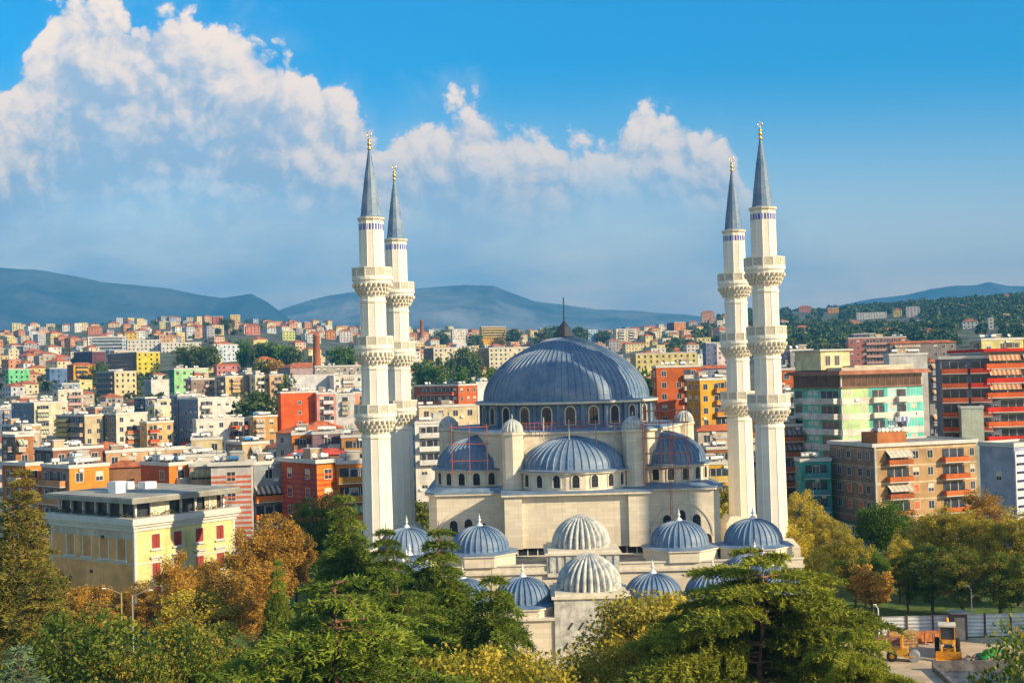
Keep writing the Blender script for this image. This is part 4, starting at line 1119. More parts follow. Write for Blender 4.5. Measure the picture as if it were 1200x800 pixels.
near('cream terrace house below the white wing', 'cream terrace house', 222, 224, 258, 516, 4, 'e0cc98', d=290, yaw=rad(14))
near('dark glazed orange-framed rooftop flat under the big orange block', 'orange-framed rooftop flat', 341, 342, 365, 510, 5, 'e88830', d=265, yaw=rad(10), balc=[('R', .08, .92, range(3), 'a88068')])
near('mauve plastered block with two square windows', 'mauve block', 365, 366, 399, 509, 5, '9c7c88', d=262, yaw=rad(4))
near('orange-brown open terrace block beside the front left minaret', 'open terrace block', 399, 400, 432, 513, 5, 'c89058', d=258, yaw=rad(4), balc=[('R', .1, .9, range(3), 'e0a050')])
near('red-roofed long building right behind the orange striped one', 'red-roofed long building', 336, 338, 402, 534, 4, 'c88460', roof='hip', roofm=mat('bright_red_roof', (.58, .09, .05), .7, .15), d=238, yaw=rad(6), wins=False)
near('tall brown flats at the left edge above the shed block', 'tall edge flats', 0, 24, 46, 500, 5, 'c8a078', '8c8484', d=330, yaw=rad(44))
near('white-roofed low row between satellite dishes on the left', 'white-roofed low row', 0, 4, 44, 509, 4, 'd8c8b8', d=300, yaw=rad(28))

# ------------------------------------------------------------------ near buildings, right
def build_teal():
    d = 250; C = at(985, 439, d); yaw = rad(22)
    lx, ly = lengths((C.x, d), yaw, 928, 1079); ly = min(ly, 34); H = C.z
    b = Bld('apartment_building', 'pale green and turquoise banded apartment building with a brown eave and penthouse', 'building', (C.x, d), yaw, lx, ly, 0, C.z, 'f0e4d0', 'a8d0b8', 'apartment blocks and houses of the city')
    fh = 3.02; nf = 9
    for f in range(nf):
        zt = H-2.6-f*fh      # top of a parapet band / bottom of windows above
        # window strip colours between the pale bands
        z0 = zt-fh+1.0; z1 = zt-.02
        if z0 < 0: break
        for (a, c, col) in ((.02, .33, 'd0f0a8'), (.33, .56, '6cccc0'), (.56, .80, 'c8f0ec'), (.80, .998, '74e0d0')): b.band('R', a*lx, c*lx-.02, z0, z1-.0, col)
        b.band('L', .05, ly-.05, z0, z1, '7cd0b0')
        for f_, L_ in (('R', lx), ('L', ly)): b.band(f_, .02, L_-.02, z0-1.28, z0+.0, 'f6ecdc', .12)
    b.finish()
    kinds = ('plain', 'blind')
    for f in range(nf):
        zt = H-2.6-f*fh; zf = zt-fh+.1
        if zf < 0: break
        for u, w in ((.08, 1.5), (.27, .9), (.62, 1.2), (.88, 1.3)): b.window('R', u*lx, zf+.85, w, 1.5, RNG.choice(kinds))
        b.balcony('R', .36*lx, .53*lx, zf, .9, 'f0e8d4', .9)
        b.balcony('R', .66*lx, .80*lx, zf, 1.1, 'f4f0e4', .9)
        b.balcony('L', .04*ly, .42*ly, zf, 1.4, 'e4dccc', .95)
        b.balcony('L', .80*ly, .98*ly, zf, 1.2, 'c8c0b0', .95, rail=True)
        for u in (.52, .64): b.window('L', u*ly, zf+.85, 1.3, 1.4, 'blind')
        for u in (.18, .74, .93):
            if RNG.random() < .6:
                q = MB(); b.slab(q, 'R', u*lx-.4, u*lx+.4, zf+.2, zf+.75, .04, .35); q.build('air_conditioner', WHITE, b.root)
    # glazed top storey, eave, penthouse
    for f, L in (('R', lx), ('L', ly)):
        q = MB(); b.slab(q, f, .3, L-.3, H-2.4, H-.2, .0, .05, 0)
        n = int(L/1.5)
        for i in range(n+1): b.slab(q, f, .3+(L-.7)*i/n, .4+(L-.7)*i/n, H-2.4, H-.2, .04, .10, 1)
        b.slab(q, f, 0, L, H-2.65, H-2.4, .0, .35, 1)
        q.build('glazed_gallery', [GLASSB, mat('brown_frame', (.30, .15, .09), .6, .1)], b.root)
    q = MB(); q.prism([(-1.4, -1.4), (lx+1.4, -1.4), (lx+1.4, ly+1), (-1.4, ly+1)], H, H+.75, top=.955); q.build('eave', mat('brown_eave', (.36, .13, .07), .7, .15), b.root)
    q = MB(); q.box(1, lx-1, 1, ly-1, H+.75, H+1.4); q.box(lx*.25, lx-.5, 2, ly-1, H+1.4, H+1.75); q.build('roof_terrace', wallm('d8ccb4'), b.root)
    q = MB(); q.box(-.5, 6.5, ly*.35, ly*.9, H+1.0, H+4.8); q.box(-1, 7, ly*.35-.5, ly*.9+.4, H+4.8, H+5.1, 1); p = q.build('penthouse', [wallm('f0e4b0'), WFRAME], b.root)
    for x, c in ((1.2, 'c8f0a0'), (3.4, 'c8f0a0')):
        w = mobj('window', win_mesh(1.1, 1.9, 'plain'), p); w.location = (x, ly*.35, H+1.9)
    q = MB()
    for i in range(16): q.box(-1+i*.52, -.96+i*.52, ly*.35-.45, ly*.35-.41, H+5.1, H+6.1)
    q.box(-1, 7, ly*.35-.46, ly*.35-.40, H+6.1, H+6.16); q.build('railing', DARKM, p)
    BLD_POS.append((985, 439, 'teal banded building', C.x, C.y, 20))
    # washing on the fourth-floor balcony
    for i in range(7):
        q = MB(); u = .60*lx+i*.5; z = H-2.6-2*fh+.0; h = RNG.uniform(.7, 1.3); b.slab(q, 'R', u, u+.4, z-h, z, 1.2, 1.23); q.build('washing', wallm(RNG.choice(('f0f0f4', '7880c8', 'c8d0e8', 'e8d8e0'))), b.root)
build_teal()

def build_brown():
    d = 226; C = at(1023, 524, d); yaw = rad(18)
    lx, ly = lengths((C.x, d), yaw, 968, 1139); ly = min(ly, 26); fh = 3.0; H = C.z
    b = Bld('apartment_building', 'brown brick apartment building with pale bands, orange shutters and two stacks of balconies', 'building', (C.x, d), yaw, lx, ly, 0, C.z, 'c8a070', 'a88468', 'apartment blocks and houses of the city')
    nf = int(H/fh)
    for f in range(nf+1):
        z = H-.35-f*fh
        if z < .2: break
        b.band('R', .02, lx-.02, z-.28, z, 'e4cfa4'); b.band('L', .02, ly-.02, z-.28, z, 'c8b090')
    b.finish(); b.roof_flat(.35, .3)
    q = MB(); b.slab(q, 'R', .05, .4, 0, H, .03, .35); q.build('downpipe', GREYM, b.root)
    us = lambda p: upx(b, 'R', p)
    for f in range(nf):
        z = H-(f+1)*fh-.2
        if z < 0: break
        for p, w in ((1068, 1.2), (1085, 1.1), (1134, .9)): b.window('R', us(p), z+.9, w, 1.35, 'orange' if f >= 2 and p < 1080 else RNG.choice(('plain', 'blind')))
        b.balcony('R', us(1033), us(1061), z, 1.2, ('c87038', 'd87840', 'b06038')[f % 3], .9, awn=('e8e0d0', 'd8c8b0') if f in (0, 2) else None)
        b.balcony('R', us(1098), us(1126), z, 1.3, ('e07838', 'd86c30', 'e88040')[f % 3], .9, awn=None)
        for u in (.12, .30, .55, .78): b.window('L', u*ly, z+.9, 1.2, 1.4, 'orange' if f >= 2 and u > .2 and u < .6 else 'plain')
    q = MB(); q.box(us(1028), us(1062), 1, 6, H+.3, H+2.5); h = q.build('rooftop_room', wallm('c87c48'), b.root)
    for i in range(7):
        q = MB(); x = us(1028)+.8+i*(us(1062)-us(1028)-1.2)/6; q.bar((x, 1.4, H+2.9), (x, 2.9, H+2.9), .4, 10); q.build('water_tank', WHITE if i % 3 else GREYM, b.root)
    BLD_POS.append((1023, 524, 'brown brick building', C.x, C.y, 20))
build_brown()
near('house with teal-green columns and dark recessed balconies left of the brown brick building', 'teal-column house', 936, 938, 969, 541, 4, '58b0a0', d=236, yaw=rad(2), balc=[('R', .1, .9, range(4), '5c9ca0')])
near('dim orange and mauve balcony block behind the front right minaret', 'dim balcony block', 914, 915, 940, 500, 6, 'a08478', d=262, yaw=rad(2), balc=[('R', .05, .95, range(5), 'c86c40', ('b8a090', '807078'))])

def build_red():
    d = 262; C = at(1090, 416, d+8); yaw = rad(-2)
    # two stepped wings
    H = C.z
    C2 = at(1150, 414, d)
    b = Bld('apartment_building', 'red and orange banded balcony building with striped awnings at the right edge', 'building', (C2.x, d), rad(4), 24, 16, 0, C2.z, 'd8d4b8', 'c8c4b8', 'apartment blocks and houses of the city')
    fh = 2.95; nf = int(b.H/fh)
    b.finish(); b.roof_flat(.4, .3)
    for f in range(nf):
        z = b.H-(f+1)*fh-.2
        if z < 0: break
        b.balcony('R', .3, 21.7, z, 1.7, 'e83c20' if f % 2 == 1 else 'e86c34', 1.0)
        if f % 2 == 0 or RNG.random() < .4:
            for u0 in (.8, 8.0, 15.0):
                if RNG.random() < .2: continue
                q = MB(); ns = 14; w = 6.6; a0, a1 = z+2.75, z+1.6
                for i in range(ns):
                    ua, ub = u0+w*i/ns, u0+w*(i+1)/ns
                    q.add([(ua, -1.5, a0), (ub, -1.5, a0), (ub, -2.1, a1), (ua, -2.1, a1)], [(0, 1, 2, 3)], i % 2)
                q.build('awning', [wallm('e8c8a0'), wallm('d08058')], b.root)
    q = MB(); q.box(-.5, 22.5, -2.2, 16, b.H+.3, b.H+.9); q.build('red_fascia', wallm('e8301c'), b.root)
    C3 = at(1126, 470, d-6)
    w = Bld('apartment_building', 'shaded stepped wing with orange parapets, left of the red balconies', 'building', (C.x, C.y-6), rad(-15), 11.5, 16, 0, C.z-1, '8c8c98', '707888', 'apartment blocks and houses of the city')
    nf = int(w.H/fh); w.finish(); w.roof_flat(.3, .3)
    for f in range(nf):
        z = w.H-(f+1)*fh
        if z < 0: break
        w.balcony('R', .2, 5.2, z, 1.6, 'd8683c', .95)
        w.balcony('R', 5.8, 9.8, z, 1.2, 'c86a4c' if f > 1 else 'e04428', .95)
        w.window('R', 10.6, z+.9, .9, 1.3)
    e = Bld('apartment_building', 'pale grey-green blank wall block standing in front of the red balcony building', 'building', (C3.x, C3.y), rad(-14), 4.2, 9, 0, C3.z-1.5, 'd8dcc4', '909890', 'apartment blocks and houses of the city')
    e.finish(); e.roof_flat(.1, .2)
    BLD_POS.append((1126, 470, 'pale blank wall', C3.x, C3.y, 5)); C4 = at(1188, 524, 190); yw = rad(28); _, l4 = lengths((C4.x, C4.y), yw, 1143, 1230)
    g = Bld('apartment_building', 'smooth blue-grey wall building with white slatted side at the right edge', 'building', (C4.x, C4.y), yw, 9, max(6, min(l4, 22)), 0, C4.z, 'a8b0cc', 'b4b8cc', 'apartment blocks and houses of the city')
    g.finish(); g.roof_flat(.15, .3)
    g.window('L', g.ly*.45, C4.z-5, .9, 1.2, 'blind'); g.window('L', g.ly*.45, C4.z-9.5, .9, 1.2, 'blind')
    q = MB(); q.box(.1, 9, -.12, -.01, 0, C4.z-.6); q.build('white_side', wallm('f0f0f4'), g.root)
    for i in range(12):
        q = MB(); q.box(.4, 9, -.25, -.12, i*1.25+.3, i*1.25+.62); q.build('slat', wallm('38406c'), g.root)
    BLD_POS.extend([(1150, 414, 'red balcony building', C2.x, C2.y, 22), (1090, 416, 'stepped shaded wing', C.x, C.y, 17), (1144, 524, 'blue-grey wall building', C4.x, C4.y, 12)])
build_red()

# ------------------------------------------------------------------ smaller houses filling the city
PAL = ['ecdcb8', 'f0e6d4', 'e8d0a0', 'f2eadc', 'dcc8b0', 'e8b890', 'f0d890', 'd8d8dc', 'e0a078', 'c8b8a8', 'b8b0b0', 'f0c8a8', 'e8e8e0', 'cfa27c', 'f4e0a0', 'a8b4c4']
PALN = ['cream', 'off-white', 'sand-coloured', 'white', 'beige', 'peach', 'pale yellow', 'light grey', 'salmon', 'taupe', 'grey', 'pinkish', 'chalky', 'tan', 'lemon', 'blue-grey']
def angle_gap(x, y, r):
    for (_, _, _, bx, by, br) in BLD_POS:
        if abs(bx-x) < br+r and abs(by-y) < br*.8+r: return False
    return True
def blocks_view(x, y, px, w, ytop):
    """true when a house here would hide the upper part of a traced building behind it"""
    for (bpx, bpy, _, bx, by, br) in BLD_POS:
        if by > y+8 and bpx-10 < px+w and px < bpx+br*FPX/by and ytop < bpy+9*FPX/by*.75: return True
    return False
FILL = []
def fillers(n, dmin, dmax, seed, pxr, fl=(1, 3), far=False, dens=None):
    r = random.Random(seed); made = 0; tries = 0
    while made < n and tries < n*60:
        tries += 1
        px = r.uniform(*pxr); d = dmin*(dmax/dmin)**r.random()
        x = (px-600)/FPX*d
        if 700 < d and dens and not dens(px, d): continue
        f = r.randint(*fl); L = r.uniform(7, 13)*(1 if d < 900 else 1.15); Wd = r.uniform(7, 11)
        z0 = terrain(x, d)
        H = f*3+.6; pt = proj((x, d, z0+H+2)); wpx = L*FPX/d
        if not angle_gap(x, d, 5): continue
        if any(abs(fx-x) < (L+fw)*.55+1 and abs(fy-d) < 11 for fx, fy, fw in FILL): continue
        if blocks_view(x, d, pt[0], wpx, pt[1]): continue
        FILL.append((x, d, L)); made += 1
        ci = r.randrange(len(PAL)); hip = r.random() < .46
        yaw = rad(34)-atan2(x, d)*.9+rad(r.uniform(-14, 14)) if px < 780 else rad(r.uniform(0, 30))
        yield dict(x=x, y=d, z0=z0-2, H=H+2, L=L, W=Wd, yaw=yaw, ci=ci, hip=hip, f=f, px=pt[0], py=pt[1], seed=r.random())
def far_dens(px, d):
    if 860 < px < 1260: return d > 1000 and RNG.random() < .10 or (d < 640)
    if 790 < px <= 860: return RNG.random() < .45 or d < 700
    if 215 < px < 430 and 680 < d < 1300: return RNG.random() < .30
    if 480 < px < 560 and 620 < d < 900: return RNG.random() < .4
    return True
small = list(fillers(60, 290, 560, 11, (-20, 440), (3, 5), dens=far_dens)) + list(fillers(14, 300, 560, 12, (480, 900), (3, 5))) + list(fillers(22, 300, 600, 13, (905, 1230), (4, 6))) + list(fillers(105, 560, 1500, 14, (-20, 900), (2, 4), dens=far_dens))
small.sort(key=lambda q: q['y'])
used_labels = {}
def near_landmark(q):
    best = sorted(BLD_POS, key=lambda t: (t[0]-q['px'])**2+((t[1]-q['py'])*1.6)**2)
    return best
for q in small:
    roofn = 'tiled roof' if q['hip'] else 'flat roof'
    nm = 'house' if q['f'] <= 3 else 'apartment_building'
    lab = None
    for t in near_landmark(q)[:6]:
        dx, dy = q['px']-t[0], q['py']-t[1]
        rel = ('right of' if dx > 0 else 'left of') if abs(dx) > abs(dy)*1.3 else ('below' if dy > 0 else 'above')
        l = f"{PALN[q['ci']]} {q['f']}-storey house with {roofn}, just {rel} the {t[2]}"
        if len(l.split()) > 15: l = l.replace(' just', '')
        if l not in used_labels: lab = l; break
    if lab is None: lab = l
    used_labels[lab] = 1
    C = (q['x'], q['y'])
    b = Bld(nm, lab, 'house' if q['f'] <= 3 else 'building', C, q['yaw'], q['L'], q['W'], q['z0'], q['z0']+q['H'], PAL[q['ci']], None, 'apartment blocks and houses of the city')
    integ = q['y'] > 620; rr = random.Random(q['seed'])
    for face, L in (('R', q['L']), ('L', q['W'])):
        n = max(1, int(L/3.2))
        for f in range(q['f']):
            for i in range(n):
                if rr.random() < .12: continue
                b.window(face, L*(i+.5)/n, b.H-(f+1)*3+.75, 1.2, 1.35, rr.choice(('plain', 'plain', 'blind')), integ)
    b.finish()
    if not integ and rr.random() < .7:
        for f in range(q['f']): b.balcony('R', .1*q['L'], .55*q['L'], b.H-(f+1)*3+.05, 1.1, rr.choice(PAL+['d87040', 'e8a050']))
    if q['hip']: b.roof_hip(None, .4, TILE if rr.random() < .6 else mat('orange_roof', (.62, .16, .06), .8, .2))
    else:
        b.roof_flat(.15, .25)
        if not integ: b.clutter(rr.randint(3, 8), q['seed'])
# houses beyond, too many and too small to single out
def far_houses():
    mb = MB(); mats = [wallm(h) for h in PAL]+[TILE, WINDARK, ROOFFLAT, mat('orange_roof', (.62, .16, .06), .8, .2)]
    nm = len(PAL)
    qs = list(fillers(520, 700, 2000, 21, (-20, 880), (2, 4), dens=far_dens))+list(fillers(26, 900, 1950, 22, (900, 1230), (1, 2), dens=lambda p, d: True))
    for q in qs:
        M_ = Matrix.Translation((q['x'], q['y'], q['z0'])) @ Matrix.Rotation(q['yaw'], 4, 'Z'); t = MB(); L, Wd, H = q['L'], q['W'], q['H']
        t.box(0, L, 0, Wd, 0, H, q['ci'])
        if q['hip']:
            k = min(L, Wd)/2; o = .4; rm = nm if q['seed'] < .6 else nm+3
            t.add([(-o,-o,H+.02),(L+o,-o,H+.02),(L+o,Wd+o,H+.02),(-o,Wd+o,H+.02),(k if L >= Wd else L/2, Wd/2 if L >= Wd else k, H+k*.5),(L-k if L >= Wd else L/2, Wd/2 if L >= Wd else Wd-k, H+k*.5)],
                  [(0,1,5,4),(1,2,5),(2,3,4,5),(3,0,4)] if L >= Wd else [(0,1,4),(1,2,5,4),(2,3,5),(3,0,4,5)], rm)
        else:
            t.box(-.2, L+.2, -.2, Wd+.2, H+.01, H+.5, q['ci']); 
        rr = random.Random(q['seed'])
        for f in range(q['f']):
            for i in range(int(L/3.3)):
                if rr.random() < .8: u = L*(i+.5)/int(L/3.3); z = H-(f+1)*3+.8; t.box(u-.6, u+.6, -.04, .02, z, z+1.3, nm+1)
            for i in range(int(Wd/3.3)):
                if rr.random() < .8: u = Wd*(i+.5)/int(Wd/3.3); z = H-(f+1)*3+.8; t.box(-.04, .02, u-.6, u+.6, z, z+1.3, nm+1)
        xf(t, M_); b0 = len(mb.v); mb.v += t.v; mb.f += [tuple(b0+i for i in f) for f in t.f]; mb.mi += t.mi; mb.sm += t.sm
    tag(mb.build('distant_houses', mats), 'mass of small pale houses with red roofs covering the far slopes', 'houses', kind='stuff')
far_houses()
# ------------------------------------------------------------------ trees
def leafmat(key, stops, scale=.25, trans=.38, rough=.6):
    M = bpy.data.materials.new(key); M.use_nodes = True; g = NB(M.node_tree); g.nt.nodes.clear()
    geo = g.n('ShaderNodeNewGeometry'); oi = g.n('ShaderNodeObjectInfo')
    tc = g.n('ShaderNodeTexCoord').outputs['Object']
    f, _ = g.noise(tc, scale, 3, .6)
    v = g.m('ADD', g.m('MULTIPLY', g.mr(f, .3, .7), .55), g.m('MULTIPLY', geo.outputs['Random Per Island'], .45))
    v = g.m('ADD', v, g.m('MULTIPLY', g.m('SUBTRACT', oi.outputs['Random'], .5), .22), clamp=True)
    r = g.n('ShaderNodeValToRGB'); cr = r.color_ramp
    n = len(stops)
    cr.elements[0].position = 0; cr.elements[0].color = (*stops[0], 1); cr.elements[1].position = 1; cr.elements[1].color = (*stops[-1], 1)
    for i in range(1, n-1): e_ = cr.elements.new(i/(n-1)); e_.color = (*stops[i], 1)
    g.put(r.inputs[0], v)
    d = g.n('ShaderNodeBsdfPrincipled'); g.put(d.inputs['Base Color'], r.outputs[0]); d.inputs['Roughness'].default_value = rough; d.inputs['Specular IOR Level'].default_value = .25
    t = g.n('ShaderNodeBsdfTranslucent'); g.put(t.inputs[0], r.outputs[0])
    mx = g.n('ShaderNodeMixShader'); mx.inputs[0].default_value = trans
    g.put(mx.inputs[1], d.outputs[0]); g.put(mx.inputs[2], t.outputs[0])
    o = g.n('ShaderNodeOutputMaterial'); g.put(o.inputs[0], mx.outputs[0]); MATS[key] = M; return M
BARK = mat('bark', (.16, .10, .06), .95, .3, 2.5, bump=.6, bscale=5)
BARKR = mat('reddish_bark', (.24, .12, .07), .95, .3, 2.5, bump=.6, bscale=5)
L_AUT = leafmat('autumn_orange_leaves', [(.10, .07, .018), (.32, .19, .03), (.64, .35, .05), (.78, .50, .09)], .5)
L_OLV = leafmat('olive_gold_leaves', [(.07, .08, .010), (.28, .25, .025), (.58, .45, .05), (.72, .54, .07)])
L_GRN = leafmat('green_leaves', [(.035, .070, .008), (.10, .19, .014), (.24, .36, .03)])
L_MIX = leafmat('mixed_green_brown_leaves', [(.022, .050, .008), (.08, .14, .016), (.24, .27, .03), (.58, .30, .05)], .45)
L_CED = leafmat('cedar_needles', [(.035, .070, .008), (.10, .16, .016), (.22, .28, .025), (.38, .41, .045)], .35, .35)
L_CEG = leafmat('cedar_yellow_needles', [(.06, .075, .008), (.17, .20, .016), (.34, .35, .03), (.50, .48, .05)], .35, .3)
L_CON = leafmat('conifer_needles', [(.04, .05, .010), (.12, .13, .02), (.24, .20, .03), (.36, .26, .04)], .4, .25)
L_DRK = leafmat('far_foliage', [(.03, .065, .03), (.07, .12, .04), (.15, .19, .05), (.22, .23, .06)], .05, .2)
L_SIL = leafmat('silvery_conifer_needles', [(0.056, 0.098, 0.049), (0.126, 0.196, 0.098), (0.224, 0.308, 0.154)], .4, .2)

def leaf_quads(P, size, rs, up=.0, aspect=.6):
    """P (n,3) centres -> one folded diamond leaf at each"""
    n = len(P); a = rs.normal(size=(n, 3)); a[:, 2] += up; a /= np.linalg.norm(a, axis=1)[:, None]
    b = rs.normal(size=(n, 3)); b -= (b*a).sum(1)[:, None]*a; b /= np.linalg.norm(b, axis=1)[:, None]
    s = size*(.6+.8*rs.rand(n))[:, None]
    V = np.stack([P-a*s, P+b*s*aspect, P+a*s, P-b*s*aspect], 1).reshape(-1, 3)
    F = np.arange(4*n).reshape(-1, 4); return V, F
def limb_mesh(mb, p0, p1, r0, r1, wob, rs, seg=4):
    p0 = Vector(p0); p1 = Vector(p1); pts = [p0.lerp(p1, i/seg)+(Vector(rs.normal(size=3))*wob if 0 < i < seg else Vector((0, 0, 0))) for i in range(seg+1)]
    for i in range(seg): mb.bar(pts[i], pts[i+1], r0+(r1-r0)*i/seg, 6, 0, r0+(r1-r0)*(i+1)/seg)
    return pts
def broadleaf(name, H, R, trunk_h, seed, leaf, n_clump, per, size, bark=BARK, shape='oval', crad=.95):
    """tree: tapered trunk with limbs, crown of leaf clumps"""
    rs = np.random.RandomState(seed); root = empty(name, (0, 0, 0))
    t = MB(); pts = limb_mesh(t, (0, 0, -.3), (rs.normal()*.3, rs.normal()*.3, H*.72), .028*H*.8, .006*H, .12, rs, 6)
    C = []
    ch = H-trunk_h
    for i in range(n_clump):
        for _ in range(60):
            v = rs.normal(size=3); v /= np.linalg.norm(v); rr = rs.rand()**.38
            p = v*rr; h = (p[2]+1)/2
            if shape == 'oval': k = 1.0
            elif shape == 'cone': k = (1.12-h*.85)
            else: k = .7+.6*sin(h*pi)
            q = np.array([p[0]*R*k, p[1]*R*k, trunk_h+h*ch])
            nz = .5+.5*sin(q[0]*1.1+seed)*sin(q[1]*1.3+seed*2)*sin(q[2]*.9+seed)
            if rs.rand() < .35+.65*nz: break
        C.append(q)
    C = np.array(C)
    for i in range(0, n_clump, max(1, n_clump//16)):
        q = C[i]; z = max(trunk_h*.6, q[2]-1.2-.35*np.hypot(q[0], q[1])); z = min(z, H*.7)
        limb_mesh(t, (0, 0, z), tuple(q), .010*H, .02, .15, rs, 4)
    t.build('trunk', bark, root)
    P = []; cr = crad*R*.30
    for q in C:
        s = cr*(.6+.7*rs.rand()); g = rs.normal(size=(per, 3)); g /= np.linalg.norm(g, axis=1)[:, None]; g *= (rs.rand(per)**.45)[:, None]
        P.append(q+g*s*np.array([1.15, 1.15, .8]))
    P = np.concatenate(P); V, F = leaf_quads(P, size, rs, .2)
    mobj('crown', np_mesh('crown', V, F, leaf), root)
    return root
def cedar(name, H, R, seed, leaf, levels=13, nb=6, bark=BARKR, droop=.35, flat=True, top_narrow=.25, dens=1.0, bare=.12, blade=.34, wide=.34, umbrella=False, gap=False):
    """layered cedar: whorls of branches carrying flat drooping fans of needle sprays"""
    rs = np.random.RandomState(seed); root = empty(name, (0, 0, 0)); t = MB()
    lean = rs.normal(size=2)*.02*H
    limb_mesh(t, (0, 0, -.3), (lean[0], lean[1], H), .022*H, .02, .06, rs, 8)
    PA, PB = [], []
    for l in range(levels):
        h = bare+(1-bare)*(l+.35*rs.rand()+(.6 if umbrella else 0))/levels*1.0
        if flat: prof = (1-h)**.55*(1 if h > .3 else .75+.8*h)
        else: prof = (1-h)**.72
        if umbrella: prof = min(1, .14+1.35*(1-h)**.72)*(1 if h > .35 else .85)
        prof = max(prof, top_narrow*.5 if h < .97 else .06)
        n = max(3, int(nb*(.6+prof*.7)))
        for b in range(n):
            az = 2*pi*(b+rs.rand()*.8)/n+l*1.3; L = R*prof*((.42+.68*rs.rand()) if umbrella else (.6+.5*rs.rand()))
            if L < .35: L = .35
            if gap and l < levels-2 and abs((az % (2*pi))-1.5*pi) < .75: continue
            dirv = np.array([cos(az), sin(az), 0]); side = np.array([-sin(az), cos(az), 0])
            rise = rs.uniform(.05, .16) if umbrella else rs.uniform(.02, .28) if flat else rs.uniform(-.15, .12)
            base = np.array([lean[0]*h, lean[1]*h, H*h+(rs.normal()*.2 if umbrella else 0)])
            dr_ = droop*rs.uniform(.5, 1.8)
            ns = 9
            def pos(u): return base+dirv*L*u+np.array([0, 0, L*(rise*u-(dr_+rise)*(u*u*.5+u**4*.5))])
            pr = None
            for i in range(ns+1):
                q = pos(i/ns)
                if pr is not None: t.bar(pr, q, .012*H*.35*(1-(i-1)/ns)+.02, 4, 0, .012*H*.35*(1-i/ns)+.015)
                pr = q
            # side sprays
            m_ = max(4, int(L/.24*dens))
            for i in range(m_):
                u = .10+.90*(i+rs.rand())/m_; c = pos(u)
                sl = (wide*L*(1-abs(u-.5)*1.0)+.25)*(.55+.7*rs.rand())*(1 if flat else .8)
                for sg in (-1, 1):
                    fw = rs.uniform(.35, .9); dv = side*sg+dirv*fw; dv /= np.linalg.norm(dv)
                    k = max(3, int(sl/.13*dens))
                    w = (np.arange(k)+rs.rand(k))/k
                    pts = c+dv*sl*w[:, None]; pts[:, 2] -= (w**2)*sl*(rs.uniform(.05, .38) if umbrella else rs.uniform(.15, .75))
                    pts += rs.normal(size=pts.shape)*.05
                    PA.append(pts); d2 = np.tile(dv, (k, 1)); PB.append(d2)
    t.build('trunk', bark, root)
    P = np.concatenate(PA); D = np.concatenate(PB)
    # three narrow blades at each spray point
    Vs = []
    for j in range(3):
        n = len(P); d = D*.9+rs.normal(size=(n, 3))*.55; d[:, 2] += (.28, -.15, -.75)[j]; d /= np.linalg.norm(d, axis=1)[:, None]
        w = np.cross(d, rs.normal(size=(n, 3))); w /= np.linalg.norm(w, axis=1)[:, None]
        L = blade*(.6+.8*rs.rand(n))[:, None]
        Vs.append(np.stack([P-w*.045, P+w*.045, P+d*L+w*.012, P+d*L-w*.012], 1))
    V = np.concatenate(Vs).reshape(-1, 3); F = np.arange(len(V)).reshape(-1, 4)
    mobj('crown', np_mesh('crown', V, F, leaf), root)
    return root, len(F)
TREEPROTO = {}
def place(key, make, px, ytop, d, H, label, group, R=None, rz=None, cat='tree', sx=1.0, leaf=None):
    """first use builds the tree, later ones copy it; H is the height of the prototype"""
    p = at(px, ytop, d); zg = terrain(p.x, d); k = max(.3, (p.z-zg)/H)
    if key not in TREEPROTO:
        o = make(); o = o[0] if isinstance(o, tuple) else o; TREEPROTO[key] = o
    else: o = copy_tree(TREEPROTO[key])
    if leaf is not None:
        for c in o.children:
            if c.name.startswith('crown'):
                if c.data.users > 1 or True:
                    c.data = c.data if c.data.materials[0] == leaf else _leafswap(c.data, leaf)
    o.location = (p.x, d, zg); o.rotation_euler = (0, 0, rz if rz is not None else RNG.random()*6.28)
    o.scale = (k*sx, k*sx, k); return tag(o, label, cat, group)
_ls = {}
def _leafswap(me, leaf):
    k = (me.name, leaf.name)
    if k not in _ls: m2 = me.copy(); m2.materials[0] = leaf; _ls[k] = m2
    return _ls[k]

PL = lambda s: (lambda: broadleaf('plane_tree', 14, 4.6, 3.2, s, L_AUT, 85, 190, .15))
G1 = 'autumn plane trees on the left'
def plane(i, px, yt, d, lab, leaf=None, sx=1.0, group=G1): place('plane%d' % (i % 3), PL(31+i % 3), px, yt, d, 14, lab, group, leaf=leaf, sx=sx)
plane(0, 207, 648, 132, 'golden-brown plane tree directly in front of the villa windows', sx=.62)
plane(1, 240, 652, 138, 'tall golden plane tree at the right corner of the villa', sx=.75)
plane(2, 292, 616, 150, 'bright orange plane tree left in the big autumn clump', sx=.75)
plane(0, 322, 604, 152, 'bright orange plane tree, middle of the big autumn clump', sx=.9)
plane(1, 345, 622, 158, 'rusty orange plane tree at the right of the big autumn clump', sx=.8)
plane(2, 366, 582, 176, 'brown-green plane tree below the orange striped building', leaf=L_MIX, sx=.9)
plane(0, 388, 578, 186, 'golden plane tree rising left of the tall dark cedar', sx=.8)
plane(1, 108, 684, 134, 'low rusty plane tree below the villa, left of the lamp poles', sx=1.25)
plane(2, 78, 690, 138, 'rusty brown plane tree beside the tall conifer', sx=1.15)
plane(0, 165, 682, 140, 'golden plane tree behind the pale lamp pole', sx=1.1)
plane(2, 262, 668, 122, 'brown plane tree in shadow over the parked cars', sx=1.0)
plane(1, 225, 690, 118, 'dark golden plane tree low in front of the villa corner', leaf=L_OLV, sx=1.2)
plane(1, 300, 655, 135, 'deep orange plane tree low in the autumn clump', sx=1.1)
G2 = 'olive and gold trees on the right'
OL = lambda s: (lambda: broadleaf('plane_tree', 15, 4.2, 2.6, s, L_OLV, 90, 190, .15, shape='tall'))
